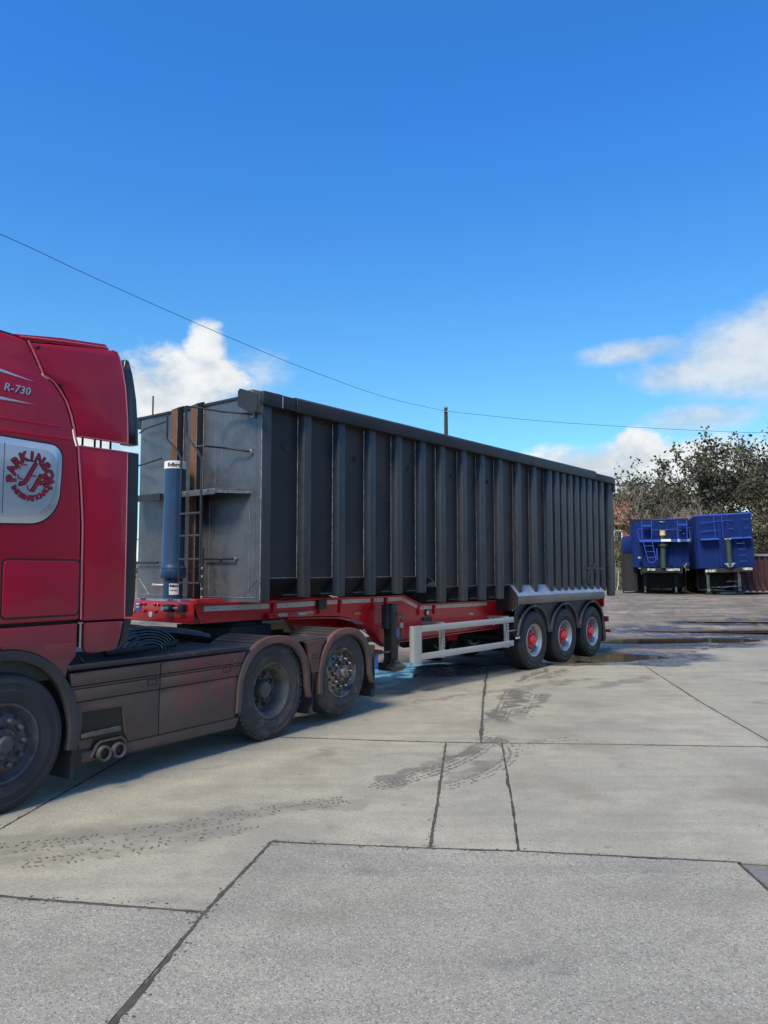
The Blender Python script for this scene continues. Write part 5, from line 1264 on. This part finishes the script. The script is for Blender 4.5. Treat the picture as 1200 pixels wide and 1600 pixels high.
# ------------------------------------------------------------------ houses
def house(x, y, rz, wd, dp, he, hr, roof, label, hip=0):
    z = .7
    r = empty('house', (x, y, z), rz, label=label, cat='house')
    MB().box(-wd / 2, wd / 2, 0, dp, 0, he).build('wall', 'brick_wall', r, smooth=0)
    for s in (-1, 1): MB().prism([(0, he), (dp, he), (dp / 2, hr - .1)], s * wd / 2 - (.1 if s > 0 else 0), s * wd / 2 + (.1 if s < 0 else 0), 'x').build('gable', 'brick_wall', r, smooth=0)
    for s, nm in ((0, 0), (1, 1)):
        b = MB(); n = 16; ln_ = wd + .5
        for k in range(n):
            t0, t1 = k / n, (k + 1.15) / n
            y0, y1 = -.3 + (dp / 2 + .3) * t0, -.3 + (dp / 2 + .3) * t1; z0, z1 = he - .15 + (hr - he + .15) * t0, he - .15 + (hr - he + .15) * t1
            if s: y0, y1 = dp - y0, dp - y1
            cols = int(ln_ / .33)
            for c in range(cols):
                xa = -ln_ / 2 + ln_ * c / cols; xb = xa + ln_ / cols - .02
                b.hexa([(xa, y0, z0), (xb, y0, z0), (xb, y1, z1 - .03), (xa, y1, z1 - .03), (xa, y0, z0 + .07), (xb, y0, z0 + .07), (xb, y1, z1 + .02), (xa, y1, z1 + .02)])
        tag(b.build('roof_tiles', roof, r, smooth=0), kind='stuff')
    MB().box(-wd / 2 - .25, wd / 2 + .25, dp / 2 - .1, dp / 2 + .1, hr, hr + .12).build('ridge', roof, r, smooth=0)
    for xx in (-wd / 4, wd / 4):
        wdw = MB().box(xx - .6, xx + .6, -.03, .02, he - 1.6, he - .5).build('window', 'white_paint', r); MB().box(xx - .5, xx - .03, -.04, -.02, he - 1.5, he - .6).box(xx + .03, xx + .5, -.04, -.02, he - 1.5, he - .6).build('pane', 'window_dark', wdw)
house(15.4, 57, R(0), 6.8, 7, 4.6, 7.0, 'roof_red', 'brick house with an orange red tiled roof seen just right of the steel trailer')
house(22.6, 57, R(2), 6.6, 8, 4.6, 7.0, 'roof_brown', 'brick house with a brown tiled roof behind the bushes')

# ------------------------------------------------------------------ vegetation
def grow(bm_tubes, start, d, L, r, depth, tips, spread=.55, up=.12, kids=(2, 3), shrink=.74, seg=3, rmin=.008):
    p = Vector(start); d = Vector(d).normalized(); path = [p.copy()]; rr = [r]
    for i in range(seg):
        d = (d + Vector((random.gauss(0, .16), random.gauss(0, .16), random.gauss(0, .10) + up * .3))).normalized()
        p = p + d * L / seg; path.append(p.copy()); rr.append(max(rmin, r * (1 - .32 * (i + 1) / seg)))
        if depth <= 2: tips.append((p.copy(), d.copy(), depth))
    bm_tubes.tube(path, rr, 6 if r > .05 else 4 if r > .02 else 3, cap=False)
    if depth == 0: return
    for k in range(random.randint(*kids)):
        ax = d.orthogonal().normalized(); ax.rotate(Matrix.Rotation(random.uniform(0, 2 * PI), 3, d))
        nd = d.copy(); nd.rotate(Matrix.Rotation(spread * random.uniform(.55, 1.35), 3, ax)); nd.z += up
        grow(bm_tubes, path[-1] if k == 0 else path[random.randint(max(1, seg - 1), seg)], nd, L * shrink * random.uniform(.8, 1.15), rr[-1] * .72, depth - 1, tips, spread, up, kids, shrink, seg, rmin)
def leaf(bm, p, s, flat=.0):
    n = Vector((random.gauss(0, 1), random.gauss(0, 1), random.gauss(0, .8) + flat)).normalized(); a = n.orthogonal().normalized(); a.rotate(Matrix.Rotation(random.uniform(0, 6.28), 3, n)); b = n.cross(a)
    q = [p + a * s * x + b * s * y + n * s * z for x, y, z in ((-.5, 0, 0), (-.1, -.38, .1), (.55, 0, .0), (-.05, .36, .1))]
    v = [bm.verts.new(c) for c in q]; bm.faces.new(v)
def tree(x, y, H, label, leafmat, leaf_n, leaf_s, clump, depth=6, r0=.22, spread=.5, kids=(2, 3), up=.10, forks=1, L0=None, skin='bark', bare=False, ht=0):
    z = terrain(x, y); r = empty('tree', (x, y, z), 0, label=label, cat='tree', group='trees behind the parked trailers')
    t = MB(); tips = []
    for f in range(forks):
        a = 2 * PI * f / forks + random.random(); d = (math.cos(a) * .35 * (forks > 1), math.sin(a) * .35 * (forks > 1), 1)
        grow(t, (.12 * math.cos(a) * (forks > 1), .12 * math.sin(a) * (forks > 1), -.1), d, (L0 or H * .27), r0, depth, tips, spread, up, kids)
    zmax = max(p.z for p, _, _ in tips); k = H / zmax
    for v in t.bm.verts: v.co *= k
    t.build('trunk', skin, r, recalc=False)
    if not bare:
        bm = bmesh.new()
        for p, d, dp in tips:
            if dp == 2 and random.random() < .6: continue
            if random.random() < .30: continue
            c = p * k + Vector([random.gauss(0, clump * .7) for _ in range(3)])
            if c.z < ht: continue
            for i in range(leaf_n): leaf(bm, c + Vector([random.gauss(0, clump) for _ in range(3)]), leaf_s * random.uniform(.6, 1.25))
        finish(bm, 'crown', leafmat, r, smooth=0, recalc=False)
    return r, len(tips)
random.seed(21)
tree(19.0, 48.0, 9.7, 'big evergreen tree with dark leaves, tallest behind the right hand blue trailer', 'leaf_dark', 3, .21, .16, 6, .20, .52, (2, 3), .06, 3, ht=3.6)
random.seed(22)
tree(25.2, 47.5, 9.6, 'dense dark leaved tree at the right edge of the picture', 'leaf_dark', 4, .20, .18, 6, .22, .54, (2, 3), .07, 3)
random.seed(5)
tree(16.6, 47.5, 6.7, 'smaller tree with thin dark leaves just left of the biggest tree', 'leaf_dark', 2, .17, .14, 5, .13, .52, (2, 3), .06, 3, ht=3.9)
random.seed(9)
tree(14.6, 46.0, 6.2, 'bare twiggy tree in front of the red tiled roof', 'leaf_olive', 1, .08, .12, 6, .07, .5, (2, 3), .05, 2, skin='twig_pale', bare=True)
random.seed(12)
tree(17.6, 44.6, 5.2, 'pale bare shrub with twisted branches above the two blue trailers', 'leaf_olive', 1, .08, .12, 6, .06, .62, (2, 3), .03, 3, skin='twig_pale', bare=True)
random.seed(14)
tree(22.6, 45.2, 6.6, 'olive leaved bush tree behind the maroon skip', 'leaf_olive', 8, .16, .16, 5, .10, .6, (2, 3), .05, 4)
random.seed(15)
tree(31, 49, 8.4, 'leafy tree beyond the right edge', 'leaf_dark', 8, .2, .15, 5, .2, .52, (2, 3), .08, 3)
# hedge mass of brambles
random.seed(31)
def bank_h(x, y):
    h_ = 3.55 + .5 * noise.noise(Vector((x * .22, y * .2, 1))) + .5 * noise.noise(Vector((x * .9, y * .9, 4)))
    return h_
bm = bmesh.new(); 
xs_ = [-16 + i * .5 for i in range(100)]; ys_ = [43.2 + j * .6 for j in range(9)]
def bank_z(x, y, j): return terrain(x, y) - .3 + bank_h(x, y) * math.sin(PI * min(1, .06 + (j / 8) * .8)) ** .5 * .86 * (1 - .42 * sstep((4 - x) / 8))
gr = [[bm.verts.new((x, y, bank_z(x, y, j))) for x in xs_] for j, y in enumerate(ys_)]
for j in range(8):
    for i in range(len(xs_) - 1): bm.faces.new((gr[j][i], gr[j][i + 1], gr[j + 1][i + 1], gr[j + 1][i]))
base = [bm.verts.new((x, 43.1, terrain(x, 43.1) - .3)) for x in xs_]
for i in range(len(xs_) - 1): bm.faces.new((base[i], base[i + 1], gr[0][i + 1], gr[0][i]))
o = finish(bm, 'hedge_bank', 'bramble', smooth=0, recalc=False); tag(o, kind='structure')
def scatter(name, label, mat, n, s, xr, dens, cat):
    bm = bmesh.new()
    for k in range(n):
        x = random.uniform(*xr); j = random.random() ** 1.3 * 8; y = 43.05 + j * .6
        z = bank_z(x, y, j) + random.gauss(.08, .16)
        if j < .6: z = terrain(x, y) + random.random() * bank_h(x, y) * .8
        if noise.noise(Vector((x * .45, z * .7, dens))) < -.02 * dens + random.uniform(-.2, .2): continue
        leaf(bm, Vector((x, y - random.random() * .35, z)), s * random.uniform(.6, 1.3), -.2)
    o = finish(bm, name, mat, smooth=0, recalc=False); tag(o, label, cat, kind='stuff')
scatter('bramble_leaves', 'brown and olive bramble leaves covering the bank behind the trailers', 'bramble', 52000, .16, (-15, 33), 1, 'bramble')
scatter('ivy_leaves', 'green ivy leaves among the brambles behind the trailers', 'leaf_green', 15000, .15, (8.5, 33), -3, 'ivy')
scatter('olive_leaves', 'olive undergrowth on the bank behind the trailers', 'leaf_olive', 30000, .15, (-15, 33), 2, 'undergrowth')
t = MB()
for k in range(1500):
    x = random.uniform(6, 26) if k % 4 else random.uniform(-14, 8); j = random.random() * 6; y = 43.0 + j * .6; z = bank_z(x, y, j) - .1
    d = Vector((random.gauss(0, .5), random.gauss(-.15, .3), random.uniform(.3, 1))).normalized(); L = random.uniform(.35, 1.1); P = []
    for i in range(5):
        q = i / 4; P.append(Vector((x, y, z)) + d * L * q + Vector((0, 0, -.45 * L * q * q)) + Vector((random.gauss(0, .03), 0, random.gauss(0, .03))))
    t.tube(P, [.014, .012, .010, .008, .005], 3, cap=False)
o = t.build('bramble_stems', 'twig_pale', recalc=False); tag(o, 'pale arching bramble stems standing out of the bank', 'bramble', kind='stuff')
# leafy weeds near the foot of the bank, between the skip and the trailers
bm = bmesh.new()
for k in range(3500):
    x = random.uniform(7, 30); y = random.uniform(41.6, 43.2); z = terrain(x, y) + abs(random.gauss(0, .45)); leaf(bm, Vector((x, y, z)), .14)
o = finish(bm, 'weeds', 'leaf_green', smooth=0, recalc=False); tag(o, 'low green weeds along the foot of the bank', 'weeds', kind='stuff')

# ------------------------------------------------------------------ added dark shed beyond the frame, darkens reflections on cab and trailer side
mk('cladding', (.030, .034, .034), .7, .2, var=.2)
sh = empty('added_dark_shed', (21, -2, 0), 0, label='long dark shed added out of view at the right to darken reflections on the cab and trailer side', cat='shed')
bt('wall', sh, 'cladding', (0, 14, -22, 16, 0, 8.6))
MB().prism([(-.3, 8.5), (14.3, 8.5), (7, 10.6)], -22.4, 16.4, 'y').build('roof', 'cladding', sh)
b = MB()
for k in range(76): b.box(-.05, 0, -22 + k * .5, -21.8 + k * .5, .3, 8.5)
tag(b.build('cladding_rib', 'cladding', sh, smooth=0), kind='stuff')
for y_ in (-14, -4, 6): bt('roller_door', sh, 'steel_rib', (-.08, 0, y_, y_ + 4.2, .0, 4.6))
